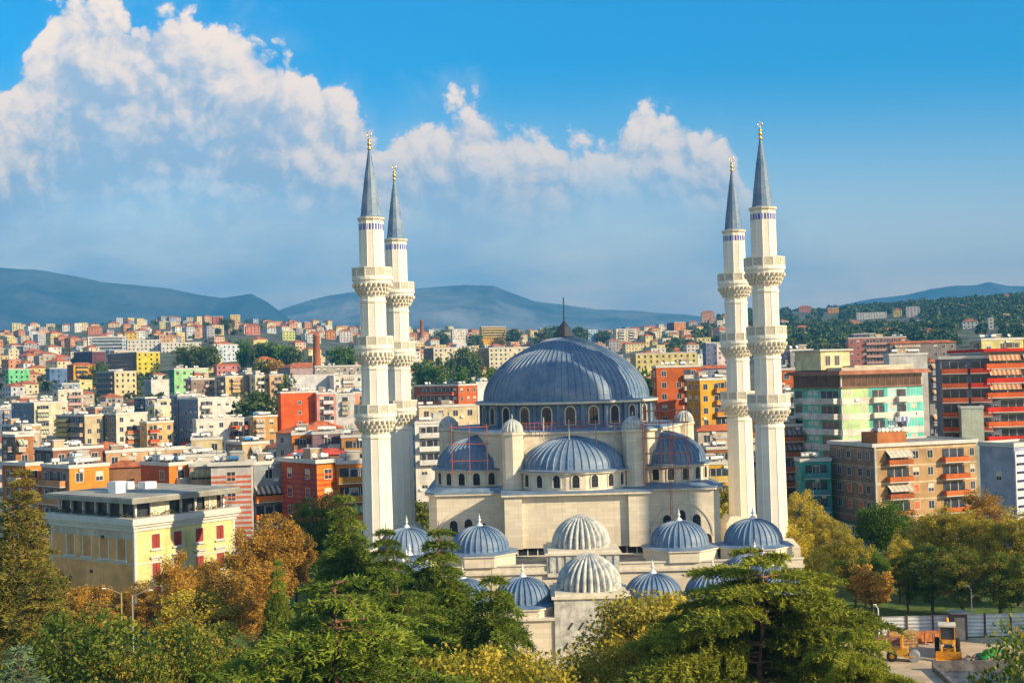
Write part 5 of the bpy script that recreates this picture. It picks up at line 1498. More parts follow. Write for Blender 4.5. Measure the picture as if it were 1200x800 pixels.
def olive(i, px, yt, d, lab, leaf=None, sx=1.0): place('olive%d' % (i % 3), OL(51+i % 3), px, yt, d, 15, lab, G2, leaf=leaf, sx=sx)
olive(0, 938, 574, 172, 'tall pointed gold tree right beside the front right minaret', sx=.92)
olive(1, 972, 600, 166, 'shorter gold tree right of the tall pointed one', sx=.85)
olive(2, 925, 610, 150, 'gold tree at the foot of the front right minaret', sx=.9)
olive(0, 955, 640, 140, 'gold tree in front of the pointed gold one', sx=.8)
olive(1, 1078, 600, 158, 'olive-gold tree right of the round green pine', sx=.9)
olive(2, 1103, 592, 156, 'olive-brown tree under the second balcony stack', sx=.9)
olive(0, 1132, 598, 153, 'olive-gold tree in the middle of the right row', sx=.9)
olive(1, 1162, 602, 150, 'yellow-green tree third from the right edge', sx=.95)
olive(2, 1190, 596, 148, 'yellow-green tree second from the right edge', sx=.95)
olive(0, 1215, 600, 146, 'yellow-green tree cut by the right edge', sx=.95)
olive(2, 1150, 572, 182, 'round brown tree behind the row in front of the blue-grey wall', leaf=L_AUT, sx=1.05)
olive(1, 1090, 632, 144, 'dark brown-green tree low behind the fence', leaf=L_MIX, sx=1.1)
olive(0, 1062, 640, 146, 'dark brown-green tree behind the fence, beside the lawn', leaf=L_MIX, sx=.8)
olive(2, 1125, 640, 141, 'brown-green tree behind the booth', leaf=L_MIX, sx=1.1)
olive(0, 1170, 645, 139, 'dark tree low behind the right part of the fence', leaf=L_MIX, sx=1.1)
olive(1, 1205, 640, 138, 'dark tree low at the right edge behind the fence', leaf=L_MIX, sx=1.1)
olive(1, 1000, 622, 150, 'gold-green tree filling the gap left of the round pine', sx=.8)
olive(2, 1052, 628, 152, 'gold-green tree in front of the round pine', sx=.75)
place('small_autumn', lambda: broadleaf('young_tree', 7, 2.6, 2.2, 77, L_AUT, 60, 90, .16), 1020, 662, 142, 7, 'small reddish-brown tree standing on the lawn', G2)
place('pine', lambda: broadleaf('round_pine', 13, 6.0, 5, 81, L_GRN, 150, 150, .15, BARKR, crad=.85), 1036, 588, 168, 13, 'round bright green pine between the gold trees', G2, sx=.80)
place('pine', None, 1012, 646, 150, 13, 'flat dark green bush-like pine left of the lawn', G2, sx=.9)
place('pine', None, 985, 655, 158, 13, 'dark green pine in shade left of the reddish young tree', G2, sx=.8)
# cedars and conifers in front
G3 = 'cedars and conifers in the foreground park'
def ced(key, mk, px, yt, d, H, lab, sx=1.0, rz=None, leaf=None): place(key, mk, px, yt, d, H, lab, G3, sx=sx, rz=rz, leaf=leaf)
ced('cedA', lambda: cedar('cedar', 17, 10.5, 101, L_CEG, 7, 9, bare=.46, droop=.09, wide=.36, umbrella=True, dens=1.55, blade=.24, gap=True), 876, 650, 78, 17, 'wide flat-topped cedar with a bare reddish trunk in front of the mosque', sx=1.12, rz=0.0)
ced('cedB', lambda: cedar('cedar', 16, 7.5, 102, L_CED, 9, 10, bare=.1, droop=.15, wide=.34, umbrella=True, dens=1.4, blade=.22), 388, 690, 66, 16, 'broad layered green cedar in the left foreground', sx=1.4, rz=1.0)
ced('cedC', lambda: cedar('cedar', 20, 6.2, 103, L_CED, 16, 11, bare=.1, droop=.50, flat=False, wide=.5, dens=1.25), 402, 572, 112, 20, 'tall pointed dark cedar left of the front left minaret', sx=1.1)
ced('cedC', None, 507, 610, 100, 20, 'green cedar with spreading boughs hiding the left porch dome', sx=1.4, leaf=L_CED)
ced('cedC', None, 458, 612, 108, 20, 'green cedar right at the foot of the front left minaret', sx=1.35)
ced('cedD', lambda: cedar('cedar', 18, 6.0, 104, L_CED, 13, 8, bare=.25, droop=.36, dens=1.2, wide=.5), 573, 664, 84, 18, 'open cedar with a dark trunk in front of the marble entrance block', sx=.9, rz=2.0)
ced('cedB', None, 468, 668, 90, 16, 'layered cedar between the left foreground one and the porch', sx=1.0, rz=4.0)
ced('cedC', None, 322, 648, 100, 20, 'slim young cedar in front of the orange trees', sx=.6)
ced('cedA', None, 1010, 742, 70, 17, 'low cedar boughs reaching towards the digger at lower right', sx=.7, rz=2.2)
ced('conA', lambda: cedar('conifer', 22, 5.2, 105, L_CON, 26, 9, bare=.06, droop=.25, flat=False, dens=1.1), 24, 545, 108, 22, 'tall dark olive conifer at the left edge', sx=1.25)
ced('conA', None, 46, 640, 96, 22, 'shorter dense conifer overlapping the tall one at the left edge', sx=1.3, leaf=L_CON)
ced('conA', None, 28, 752, 72, 22, 'small silvery green conifer in the bottom left corner', sx=1.6, leaf=L_SIL)
ced('conA', None, -12, 600, 112, 22, 'olive conifer cut by the left edge', sx=1.3)
# lower, darker trees along the bottom
G4 = 'leafy trees along the bottom of the view'
MX = lambda s: (lambda: broadleaf('broadleaf_tree', 10, 4.6, 2, s, L_MIX, 95, 200, .12))
def low(i, px, yt, d, lab, leaf=None, sx=1.0): place('low%d' % (i % 2), MX(61+i % 2), px, yt, d, 10, lab, G4, leaf=leaf, sx=sx)
low(0, 95, 722, 88, 'dark green tree with rusty tips beside the silvery conifer', leaf=L_MIX)
low(1, 218, 730, 90, 'dark green rounded tree right of the lamp poles', sx=.8)
low(0, 170, 772, 86, 'dark small tree at the foot of the lamp poles', sx=.7)
low(0, 765, 702, 92, 'yellow-green tree covering the lower right of the marble block', leaf=L_OLV, sx=1.05)
low(1, 778, 700, 96, 'green and gold tree behind the wide cedar trunk', leaf=L_OLV, sx=1.0)
low(1, 722, 752, 88, 'leafy tree with golden tips bottom centre', leaf=L_OLV, sx=1.0)
low(0, 618, 775, 74, 'rusty and green leafy tree at the bottom middle', leaf=L_OLV, sx=.9)
low(0, 545, 768, 74, 'leafy brown-tipped tree at the bottom, left of the open cedar', sx=.9, leaf=L_OLV)
low(1, 585, 760, 80, 'leafy green tree around the open cedar trunk', sx=.9)
low(0, 820, 705, 100, 'gold-green tree left behind the wide cedar', leaf=L_OLV, sx=.9)
low(0, 1212, 746, 62, 'very dark leafy tree in the bottom right corner', leaf=L_MIX, sx=.62)

# city trees 
G5 = 'trees among the houses of the city'
CT = lambda s, lf: (lambda: broadleaf('city_tree', 10, 4.3, 1.5, s, lf, 50, 40, .42, crad=1.2))
def ctree(k, px, yt, d, lab, lf=None, sx=1.0):
    p = at(px, yt, d)
    key = 'city%d' % (k % 3)
    if key not in TREEPROTO: TREEPROTO[key] = CT(90+k % 3, L_DRK)(); o = TREEPROTO[key]
    else: o = copy_tree(TREEPROTO[key])
    if lf is not None:
        for c in o.children:
            if c.name.startswith('crown'): c.data = _leafswap(c.data, lf)
    zg = terrain(p.x, d); s = max(.45, (p.z-zg)/10) if yt is not None else 1
    o.location = (p.x, d, zg); o.scale = (s*sx, s*sx, s); o.rotation_euler = (0, 0, k*1.7); tag(o, lab, 'tree', G5)
for k, (px, yt, d, lab, lf, sx) in enumerate((
 (285, 398, 860, 'pale green poplar left of the green group under the hill', L_GRN, .5), (293, 404, 880, 'dark green tree just right of the pale poplar', L_DRK, .9), (306, 403, 850, 'dark tree in the middle of the green group', L_DRK, .9),
 (318, 401, 840, 'bright green tree in the group left of the chimney', L_GRN, .9), (331, 402, 830, 'bright green round tree nearest the chimney', L_GRN, 1.0), (342, 408, 820, 'dark green tree behind the chimney', L_DRK, .9),
 (222, 404, 860, 'brown tree left of the tall autumn pair', L_MIX, 1.0), (240, 403, 850, 'broad brown-green tree in front of the pale row', L_MIX, 1.1), (212, 408, 880, 'dim brown tree at the end of the pale row', L_MIX, .9),
 (310, 420, 700, 'brown bushy tree behind the cream flats', L_MIX, .8), (322, 421, 690, 'rusty bushy tree below the green group', L_AUT, .8),
 (300, 463, 420, 'dark tree above the plain tan gable block', L_DRK, .9), (333, 440, 480, 'dark hedge tree at the end of the factory wall', L_DRK, .4),
 (404, 404, 800, 'green tree right of the chimney near the minaret', L_GRN, .9), (118, 425, 780, 'dark tree left of the yellow five-storey block', L_DRK, .8), (112, 428, 760, 'dark tree under the maroon block', L_DRK, .7),
 (265, 372, 1500, 'dark wooded clump by the yellow hill house', L_DRK, 1.2), (243, 378, 1500, 'dark tree left of the red-brown hill house', L_DRK, 1.3), (255, 384, 1400, 'dark tree below the red-brown hill house', L_DRK, 1.4), (275, 385, 1400, 'dark tree below the yellow hill house', L_DRK, 1.4),
 (545, 409, 800, 'tall dark pine in front of the striped cream block', L_DRK, .9), (556, 414, 780, 'second dark pine beside the striped cream block', L_DRK, .7), (527, 418, 760, 'slim dark tree left of the dark pines', L_DRK, .4), (514, 420, 760, 'slim dark green tree near the rear left minaret', L_DRK, .4),
 (493, 421, 720, 'rounded light green tree right of the rear left minaret', L_GRN, 1.1), (508, 426, 700, 'low green tree next to the rounded light one', L_GRN, 1.0), (574, 432, 640, 'green tree just left of the main dome', L_GRN, .6), (541, 431, 650, 'small green tree under the dark pines', L_GRN, .7),
 (648, 381, 1500, 'dark tree cluster left of the dome spire', L_DRK, 1.2), (678, 384, 1500, 'dark tree right of the dome spire', L_DRK, 1.1), (636, 386, 1450, 'dark tree farther left of the dome spire', L_DRK, 1.2), (708, 386, 1500, 'dark tree left of the cream skyline pair', L_DRK, 1.0), (657, 383, 1480, 'tree touching the dome spire', L_DRK, 1.0),
 (762, 432, 500, 'round green tree on the right shoulder of the main dome', L_GRN, .7), (762, 388, 1400, 'dark tree on the slope right of the cream skyline pair', L_DRK, 1.1),
 (603, 386, 1500, 'green tree right of the orange-yellow skyline block', L_DRK, 1.1), (518, 388, 1450, 'dark tree left of the whitish skyline flats', L_DRK, 1.1), (556, 390, 1400, 'small dark tree before the orange-yellow skyline block', L_DRK, .9),
 (488, 590, 215, 'green tree seen between the left minarets and the hall', L_MIX, .8), (850, 590, 200, 'green tree seen between the hall and the rear right minaret', L_OLV, .8), (862, 566, 230, 'olive tree behind the rear right minaret', L_OLV, .8))):
    ctree(k, px, yt, d, lab, lf, sx)

def wood_mass(name, label, n, seed, region, leaf, size=(5, 9), q=46):
    """far-off wood that reads as one mass: uneven leafy crowns on the slope"""
    rs = np.random.RandomState(seed); Vs = []; made = 0
    while made < n:
        px = rs.uniform(region[0], region[1]); d = region[2]*(region[3]/region[2])**rs.rand()
        if len(region) > 4 and not region[4](px, d, rs): continue
        if any(-6 < (px-t[0]) < t[5]*FPX/t[4]+4 and -300 < d-t[4] < 25 for t in BLD_POS if t[4] > 880): continue
        made += 1
        x = (px-600)/FPX*d; z = terrain(x, d); r = rs.uniform(*size)*.5; h = r*rs.uniform(1.2, 2.2)
        g_ = rs.normal(size=(q, 3)); g_ /= np.linalg.norm(g_, axis=1)[:, None]; g_[:, 2] = np.abs(g_[:, 2])*1.2-.35
        P = np.array([x, d, z+h*.55])+g_*np.array([r, r, h*.62])*(.75+.35*rs.rand(q))[:, None]
        V, _ = leaf_quads(P, r*.42, rs, .3, .8); Vs.append(V)
    V = np.concatenate(Vs); F = np.arange(len(V)).reshape(-1, 4)
    tag(mobj(name, np_mesh(name, V, F, leaf)), label, 'trees', kind='stuff')
wood_mass('wooded_hill', 'dense dark green wood covering the hill on the right', 2600, 5, (855, 1240, 900, 2300, lambda p, d, r: (p > 905 or d > 1100) and (d > 1150 or r.rand() < .6)), L_DRK)
wood_mass('wooded_slope', 'dark wooded slope between the dome and the right minarets', 420, 6, (780, 870, 1000, 2000, lambda p, d, r: d < 1750 or p > 830), L_DRK)
wood_mass('scattered_groves', 'dark green groves scattered between the far houses', 1300, 8, (-20, 860, 640, 2150, lambda p, d, r: sin(p*.045+d*.004)*sin(d*.011+p*.02) > .0 and (d > 1700 or r.rand() < .45)), L_DRK, (3.5, 6.5), 34)
# ------------------------------------------------------------------ ground surfaces and the building yard
DIRT = mat('yard_dirt', (.52, .40, .26), .95, .2, .5, bump=.4, bscale=3, col2=(.40, .31, .21))
LAWN = mat('lawn_grass', (.10, .16, .03), .95, .35, .8, col2=(.05, .09, .02))
ASPH = mat('asphalt', (.06, .06, .065), .9, .2, .7)
PAVE = stone_mat('pale_paving', (.42, .37, .29), bw=.8, bh=.8, streak=0)
def sheet(name, pts, z, m_, th=None):
    mb = MB()
    if th: mb.prism(pts, z-th, z)
    else: mb.add([(x, y, z) for x, y in pts], [tuple(range(len(pts)))])
    return tag(mb.build(name, m_), kind='structure')
sheet('park_lawn', [(-95, 60), (70, 60), (70, 200), (-95, 200)], .03, LAWN)
sheet('courtyard_paving', [(-24, 84), (30.9, 84), (30.9, 108), (33.9, 131.5), (33.9, 150), (-24, 150)], .045, PAVE)
sheet('yard_ground', [(31, 84), (75, 84), (75, 131.5), (34, 131.5), (31, 108)], .06, DIRT)
sheet('street', [(-95, 92), (-25, 92), (-25, 112), (-95, 128)], .05, ASPH)
sheet('pavement', [(-95, 85), (-25, 85), (-25, 91.8), (-95, 91.8)], .16, CONC, .12)
sheet('road', [(-100, 232), (-30, 232), (-30, 243), (-100, 243)], .05, ASPH)

def build_fence():
    r = None
    def run(p0, p1, label, hcol, first):
        a = Vector(p0); b = Vector(p1); L = (b-a).length; ang = atan2(b.y-a.y, b.x-a.x)
        root = empty('site_fence', (a.x, a.y, 0), ang, label, 'fence', 'pale corrugated fences around the yard')
        n = int(L/2.6)
        for i in range(n):
            u0, u1 = L*i/n+.08, L*(i+1)/n-.08; m_ = MB(); k = 12
            prof = []
            for j in range(k+1): prof.append((.04 if j % 2 else -.02, .12+2.25*j/k))
            vs = [(u0, y, z) for y, z in prof]+[(u1, y, z) for y, z in prof]+[(u0, y+.03, z) for y, z in prof]+[(u1, y+.03, z) for y, z in prof]
            q = k+1
            fs = [(j, q+j, q+j+1, j+1) for j in range(k)]+[(2*q+j+1, 3*q+j+1, 3*q+j, 2*q+j) for j in range(k)]
            m_.add(vs, fs); m_.build('corrugated_panel', mat('zinc_panel', (.58, .60, .58), .45, .12, .8, metal=.1, streak=.3), root)
        for i in range(n+1):
            m_ = MB(); u = L*i/n; m_.box(u-.07, u+.07, -.12, .1, 0, 2.45); m_.build('post', mat('dark_rust', (.14, .07, .05), .8, .2), root)
    y = 131.8
    run((37.0, y), (61.0, y+.2), 'white corrugated fence behind the digger, left of the booth', 'f', True)
    run((66.5, y-1.0), (82, y-1.6), 'white corrugated fence right of the booth', 'f', False)
build_fence()

def booth():
    p = at(1126, 745, 130.2); root = empty('site_booth', (p.x, 130.4, 0), rad(-6), 'narrow dark-framed booth with a pale door standing in the fence line', 'booth')
    m_ = MB(); m_.box(-.75, .75, 0, 1.4, 0, 2.7); m_.build('body', mat('booth_frame', (.10, .08, .09), .7, .2), root)
    m_ = MB(); m_.box(-.5, .5, -.03, .0, .1, 2.35); m_.build('door', mat('booth_door', (.46, .42, .34), .7, .2), root)
    m_ = MB(); m_.box(-.9, .9, -.15, 1.55, 2.7, 2.85); m_.build('roof', CONC, root)
booth()

YEL = mat('digger_yellow', (.72, .34, .03), .45, .15, 2)
TYRE = mat('tyre_rubber', (.025, .025, .025), .85, .1)
def wheel(mb_parent, x, y, r, w):
    m_ = MB()
    prof = [(r*.55, -w/2), (r*.92, -w/2), (r, -w*.35), (r, w*.35), (r*.92, w/2), (r*.55, w/2)]
    m_.lathe(prof, 22); xf(m_, Matrix.Translation((x, y, r)) @ Matrix.Rotation(pi/2, 4, 'Y')); t = m_.build('wheel', TYRE, mb_parent)
    h = MB(); h.lathe([(.02, -w*.42), (r*.56, -w*.4), (r*.56, w*.4), (.02, w*.42)], 16); xf(h, Matrix.Translation((x, y, r)) @ Matrix.Rotation(pi/2, 4, 'Y')); h.build('hub', YEL, t)
def digger():
    p = at(1113, 775, 120); root = empty('digger', (p.x+1.0, 123.4, .06), rad(-17), 'yellow wheeled digger with a cab facing the camera, standing on the dirt yard', 'digger')
    m_ = MB(); m_.box(-.55, .55, -.3, 3.2, .55, 1.15); m_.box(-.75, .75, .9, 3.0, 1.0, 1.35); m_.build('chassis', YEL, root)
    m_ = MB(); m_.prism([(-.5, -1.2), (.5, -1.2), (.62, .3), (-.62, .3)], .95, 1.55, top=.96); m_.box(-.4, .4, -1.22, -1.2, 1.05, 1.4, 1); m_.build('bonnet', [YEL, DARKM], root)
    c = MB(); c.box(-.72, .72, .3, 1.9, 1.35, 1.5); 
    for x in (-.7, .62):
        for y in (.3, 1.82): c.box(x, x+.08, y, y+.08, 1.5, 2.75)
    cab = c.build('cab_frame', YEL, root)
    g = MB(); g.prism([(-.64, .36), (.64, .36), (.64, 1.84), (-.64, 1.84)], 1.5, 2.72, top=.97); g.build('cab_glass', WINDARK, cab)
    g = MB(); g.box(-.8, .8, .2, 2.0, 2.75, 2.92); g.build('cab_roof', wallm('e8dcc8'), cab)
    for x in (-.95, .95): wheel(root, x, -.55, .48, .36); wheel(root, x, 1.9, .72, .45)
    b = MB(); b.add([(-1.15, -2.6, .1), (1.15, -2.6, .1), (1.15, -2.1, .12), (-1.15, -2.1, .12), (-1.15, -2.25, .95), (1.15, -2.25, .95), (-1.15, -2.0, .9), (1.15, -2.0, .9)], [(0,1,2,3),(3,2,5,4),(4,5,7,6),(2,3,6,7),(0,3,4),(1,5,2)])
    for i in range(8): x = -1.1+i*.3; b.box(x, x+.1, -2.75, -2.58, .06, .14)
    b.build('front_bucket', YEL, root)
    for x in (-.62, .56):
        a = MB(); a.bar((x, .5, 1.25), (x, -1.2, 1.3), .09, 6); a.bar((x, -1.2, 1.3), (x, -2.05, .45), .09, 6); a.build('loader_arm', YEL, root)
    a = MB(); a.bar((.1, 3.2, 1.0), (.1, 4.0, 2.9), .16, 6); a.bar((.1, 4.0, 2.9), (.1, 4.8, 1.7), .12, 6); a.build('rear_arm', YEL, root)
    b = MB(); b.prism([(-.2, 4.5), (.4, 4.5), (.4, 5.0), (-.2, 5.0)], 1.0, 1.7, top=.8); b.build('rear_bucket', YEL, root)
    for x in (-.45, .45): l = MB(); l.bar((x, -1.26, 1.3), (x, -1.2, 1.3), .09, 10); l.build('headlight', WHITE, root)
    m_ = MB(); m_.bar((.35, -.5, 1.5), (.35, -.5, 2.2), .04, 6); m_.build('exhaust', DARKM, root)
digger()
def roller():
    p = at(1066, 762, 121); root = empty('road_roller', (p.x, 122, .06), rad(70), 'small yellow machine half hidden behind cedar boughs, left of the digger', 'digger')
    m_ = MB(); m_.prism([(-.5, -.2), (.5, -.2), (.5, 1.6), (-.5, 1.6)], .5, 1.3, top=.9); m_.box(-.6, .6, .3, .5, 1.3, 2.4); m_.box(-.65, .65, .2, 1.5, 2.4, 2.5); m_.build('body', YEL, root)
    for x in (-.6, .6): wheel(root, x, 1.3, .5, .35)
    d = MB(); d.bar((-.6, -.7, .5), (.6, -.7, .5), .5, 20); d.build('drum', GREYM, root)
    a = MB(); a.box(-.66, -.6, -.75, .2, .45, .6); a.box(.6, .66, -.75, .2, .45, .6); a.build('yoke', YEL, root)
roller()
def basin():
    root = empty('concrete_basin', (37.5, 110.5, .06), rad(-4), 'shallow rectangular concrete basin with dark water in front of the digger', 'basin')
    m_ = MB()
    W_, D_ = 6.5, 7.0
    m_.box(-.4, W_+.4, -.4, 0, 0, .5); m_.box(-.4, W_+.4, D_, D_+.4, 0, .9); m_.box(-.4, 0, 0, D_, 0, .5); m_.box(W_, W_+.4, 0, D_, 0, .5)
    m_.build('rim', mat('dark_concrete', (.17, .15, .14), .9, .25, 1.2, streak=.4), root)
    m_ = MB(); m_.box(0, W_, 0, D_, -.02, .05); m_.build('floor', mat('wet_floor', (.10, .12, .15), .25, .4, .6), root)
basin()
def stacks():
    def pile(px, y, d, w, h, dp, col, lab, nm, cat, slats=5):
        p = at(px, y, d); root = empty(nm, (p.x, d, .06), RNG.uniform(-.1, .1), lab, cat)
        for i in range(slats):
            m_ = MB(); z = h*i/slats; m_.box(-w/2+RNG.uniform(-.1, .1), w/2, 0, dp, z, z+h/slats*.8); m_.build('board', col, root)
    wood = mat('fresh_timber', (.52, .30, .12), .8, .25, 3); orr = mat('orange_formwork', (.60, .20, .06), .7, .2, 2)
    pile(1060, 746, 128, 2.6, 1.5, 1.4, wood, 'light timber pile next to the fence, left of the orange crates', 'timber_pile', 'timber')
    pile(1042, 748, 127, 2.4, 1.1, 1.4, mat('brick_pallet', (.36, .15, .09), .8, .25, 3), 'brick pallet at the left end of the fence', 'brick_pallet', 'bricks')
    for px, l in ((1086, 'left orange crate standing at the fence'), (1107, 'right orange crate standing at the fence beside the booth')):
        p = at(px, 746, 129); root = empty('orange_crate', (p.x, 129.4, .06), 0, l, 'crate', 'orange crates at the fence')
        m_ = MB(); m_.box(-.9, .9, 0, 1.1, .15, 1.05); m_.build('box', orr, root)
        for x in (-.8, 0, .8):
            q = MB(); q.box(x-.08, x+.08, -.05, 1.15, 0, .15); q.build('runner', wood, root); q = MB(); q.box(x-.05, x+.05, -.05, -.0, .15, 1.05); q.build('batten', wood, root)
    # rubble heap with a green sheet
    p = at(1166, 770, 121); rs = np.random.RandomState(3); root = empty('rubble_heap', (p.x, 121, .06), 0, 'heap of rubble partly under a bright green sheet at the right', 'rubble')
    m_ = MB()
    for i in range(90):
        a, r_ = rs.rand()*6.28, rs.rand()**.6*2.6; x, y = r_*cos(a), r_*sin(a)*.7; z = max(0, 1.1*(1-r_/2.7)); s = rs.uniform(.12, .4)
        q = MB(); q.box(-s, s, -s*.7, s*.7, -s*.4, s*.4); xf(q, Matrix.Translation((x, y, z)) @ Matrix.Rotation(rs.rand()*6, 4, Vector(rs.normal(size=3)).normalized())); m_.add(q.v, q.f)
    m_.build('rubble', mat('rubble', (.34, .26, .20), .9, .3, 3), root)
    g = MB(); n = 10
    vs = [(-1.6+2.6*i/n, -1.2+1.6*j/n, .25+1.0*sin(pi*(i+1)/(n+2))*sin(pi*(j+2)/(n+4))+rs.rand()*.12) for j in range(n+1) for i in range(n+1)]
    g.add(vs, [(j*(n+1)+i, j*(n+1)+i+1, (j+1)*(n+1)+i+1, (j+1)*(n+1)+i) for j in range(n) for i in range(n)], 0, True); g.build('green_sheet', wallm('30c050'), root)
    p = at(980, 788, 100)
    root = empty('plank_stack', (27.5, 105, .06), .5, 'a few dark planks lying on the pale ground at lower right', 'planks')
    for i in range(4): q = MB(); q.box(0, 3.4, i*.3, i*.3+.2, 0, .1+.05*i); q.build('plank', BARK, root)
stacks()

# lamps
def lamp(px, ytop, ybase, d, label, mcol, arm=1):
    p = at(px, ytop, d); h = p.z; root = empty('street_lamp', (p.x, d, 0), 0, label, 'street lamp', 'street lamps')
    m_ = MB(); m_.lathe([(.16, 0), (.14, .6), (.09, .7), (.06, h-.3), (.05, h)], 10); m_.build('pole', mcol, root)
    m_ = MB(); m_.bar((0, 0, h-.1), (-1.1*arm, 0, h+.35), .04, 6); m_.build('arm', mcol, root)
    m_ = MB(); m_.lathe([(.02, 0), (.12, .03), (.15, .08), (.08, .13), (.02, .15)], 12); xf(m_, Matrix.Translation((-1.35*arm, 0, h+.3)) @ Matrix.Diagonal((1.5, .7, .7, 1))); m_.build('lamp_head', WHITE, root)
lamp(142, 694, 785, 98, 'rusty lamp pole, left of the two in front of the villa', mat('rusty_pole', (.50, .28, .10), .6, .2), 1)
lamp(155, 697, 790, 96, 'pale lamp pole, right of the two in front of the villa', GREYM, -1)
lamp(1138, 690, 748, 134, 'thin grey lamp pole behind the fence near the booth', GREYM, .25)
lamp(1029, 712, 745, 130, 'short white lamp post at the left end of the fence', WHITE, .25)

# cars on the street at lower left
CARM = {}
def car(px, py, d, col, label, rz=0.0, name='parked_car'):
    p = at(px, py, d); root = empty(name, (p.x, d, .05), rz, label, 'car', 'parked cars')
    pm = mat('car_paint_%s' % col, hexc(col), .25, .03, spec=.6)
    m_ = MB()
    side = [(-2.1, .35), (2.1, .35), (2.15, .75), (1.9, .92), (1.0, 1.0), (-1.5, 1.02), (-2.05, .95), (-2.15, .7)]
    n = len(side); vs = [(x, -.82, z) for x, z in side]+[(x, .82, z) for x, z in side]
    m_.add(vs, [tuple(range(n)), tuple(range(2*n-1, n-1, -1))]+[(i, n+i, n+(i+1) % n, (i+1) % n) for i in range(n)]); m_.build('body', pm, root)
    cab = [(-1.75, 1.0), (1.05, 1.0), (.45, 1.45), (-1.25, 1.48)]
    vs = [(x, -.76 if z < 1.2 else -.62, z) for x, z in cab]+[(x, .76 if z < 1.2 else .62, z) for x, z in cab]
    m_ = MB(); m_.add(vs, [(0,1,2,3),(7,6,5,4),(1,5,6,2),(2,6,7,3),(3,7,4,0)]); m_.build('windows', WINDARK, root)
    m_ = MB(); m_.box(-1.25, .45, -.62, .62, 1.46, 1.51); m_.build('roof', pm, root)
    for x in (-1.35, 1.35):
        for y in (-.72, .72):
            w = MB(); w.bar((x, y-.1, .33), (x, y+.1, .33), .33, 16); o = w.build('wheel', TYRE, root); w = MB(); w.bar((x, y-.11, .33), (x, y+.11, .33), .18, 10); w.build('rim', GREYM, o)
    for y in (-.6, .6):
        w = MB(); w.box(2.1, 2.17, y-.16, y+.16, .62, .78); w.build('headlight', WHITE, root)
car(302, 775, 102, '3c80c8', 'blue car parked beside the layered cedar at lower left', .3)
car(278, 782, 99, 'f0f0f0', 'white car parked left of the blue one under the trees', .3)
car(160, 788, 106, 'dcdce0', 'pale car glimpsed between the two lamp poles', .1)
car(318, 748, 108, '28384c', 'dark car in shade behind the layered cedar', .2)
car(264, 742, 112, 'f4ece0', 'cream car under the autumn trees', .1)

# ------------------------------------------------------------------ scaffolding on the mosque
def scaffold(label, x0, x1, y, zlist, z0, z1, n, cy=None, planks=True, wx=1.2):
    root = empty('scaffolding', (x0, y, 0), 0, label, 'scaffold', 'red scaffolding on the mosque')
    for i in range(n):
        u = (x1-x0)*i/max(1, n-1)
        for v in (0, wx):
            m_ = MB(); m_.bar((u, v, z0), (u, v, z1-RNG.random()*.8), .035, 5); m_.build('upright', REDM, root)
    for z in zlist:
        for v in (0, wx):
            m_ = MB(); m_.bar((-.3, v, z), (x1-x0+.3, v, z), .028, 5); m_.build('ledger', REDM, root)
        if planks: m_ = MB(); m_.box(-.1, x1-x0+.1, .1, wx-.1, z+.04, z+.09); m_.build('platform', mat('scaffold_plank', (.40, .28, .18), .8, .2), root)
    return root
X0 = XC
scaffold('red scaffold tower around the dome on the right wing, under two tall red masts', X0+8.6, X0+13.4, 150.2, (16.6, 18.4, 20.2, 22.0, 23.4), 14.8, 24.4, 4)
scaffold('red scaffold frame over the shaded dome on the left wing', X0-14.4, X0-10.2, 152.4, (18.0, 20.0, 22.0), 16.4, 22.6, 3, planks=False)
def mast(px, y0, y1, d, label):
    a = at(px, y0, d); b = at(px, y1, d); root = empty('hoist_mast', (b.x, d, 0), 0, label, 'mast', 'red hoist masts')
    h0, h1 = b.z, a.z
    for k in range(3):
        m_ = MB(); t = 2*pi*k/3; m_.bar((.14*cos(t), .14*sin(t), h0), (.14*cos(t), .14*sin(t), h1), .03, 5); m_.build('chord', REDM, root)
    m_ = MB(); n = int((h1-h0)/.5)
    for i in range(n):
        a_, b_ = 2*pi*(i % 3)/3, 2*pi*((i+1) % 3)/3; m_.bar((.14*cos(a_), .14*sin(a_), h0+i*.5), (.14*cos(b_), .14*sin(b_), h0+i*.5+.5), .02, 4)
    m_.build('lacing', REDM, root)
mast(787, 478, 612, 150.6, 'long red mast standing on the right wing in front of its dome')
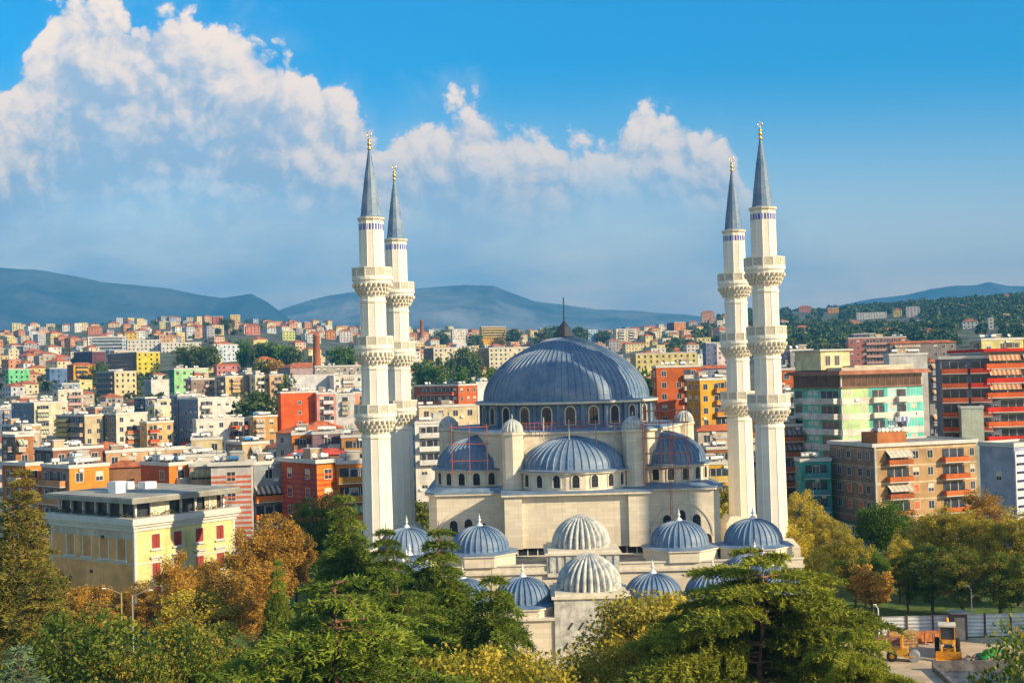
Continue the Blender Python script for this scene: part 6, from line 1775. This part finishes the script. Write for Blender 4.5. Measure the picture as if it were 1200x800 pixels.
mast(756, 468, 585, 150.5, 'red mast between the front right turret and the right dome')
def rail():
    root = empty('safety_rail', (X0, 152.2, 0), 0, 'thin reddish safety rail along the ledge under the main drum', 'railing')
    for i in range(25):
        x = -6+i*.5; m_ = MB(); m_.bar((x, .4, 21.3), (x, .4, 22.3), .025, 5); m_.build('upright', REDM, root)
    for z in (21.8, 22.3): m_ = MB(); m_.bar((-6, .4, z), (6, .4, z), .025, 5); m_.build('rail', REDM, root)
rail()
for i, (px, y0, y1) in enumerate(((637, 490, 515), (667, 492, 515), (699, 493, 522), (722, 496, 538))):
    a = at(px, y0, 150.8); b = at(px, y1, 150.8); m_ = MB(); m_.bar((0, 0, 0), (.1, 2.2, a.z-b.z), .07, 6); o = m_.build('leaning_pole', mat('bare_timber', (.46, .40, .32), .8, .2)); o.location = b
    tag(o, ('first', 'second', 'third', 'last')[i]+' from the left of the poles leaning on the ledge under the drum', 'pole', 'poles leaning under the main drum')

# unseen slim tower, added out of frame to cast the shade on the dome
def tower():
    u0, u1 = 134.6, 142.2; sx_, sy_ = sin(SUN_AZ), cos(SUN_AZ)      # horizontal direction to the sun
    ux, uy = -sy_, sx_
    base = Vector((6.2, 160.5, 0)); t = 92
    cx, cy = base.x+sx_*t, base.y+sy_*t; cu = cx*ux+cy*uy
    x, y = cx+ux*(u0-cu), cy+uy*(u0-cu)
    yaw = atan2(uy, ux)
    H = 66.5
    b = Bld('added_shade_tower', 'unseen tall slim cream tower added right of the yard to shade the dome', 'building', (x, y), yaw, u1-u0, 12, 0, H, 'e8d8b8')
    for f in range(20):
        for u in (1.3, 3.5, 5.7): b.window('R', u, 2+f*3.1, 1.1, 1.4)
        for u in (2, 5, 8, 11): b.window('L', u, 2+f*3.1, 1.1, 1.4)
    b.finish()
    q = MB(); w = u1-u0; q.add([(0,0,H),(w,0,H),(w,12,H),(0,12,H),(w*.72,0,H+2.6),(w*.72,12,H+2.6)], [(0,1,4),(3,5,2),(0,4,5,3),(1,2,5,4)]); q.build('roof', TILE, b.root)
tower()
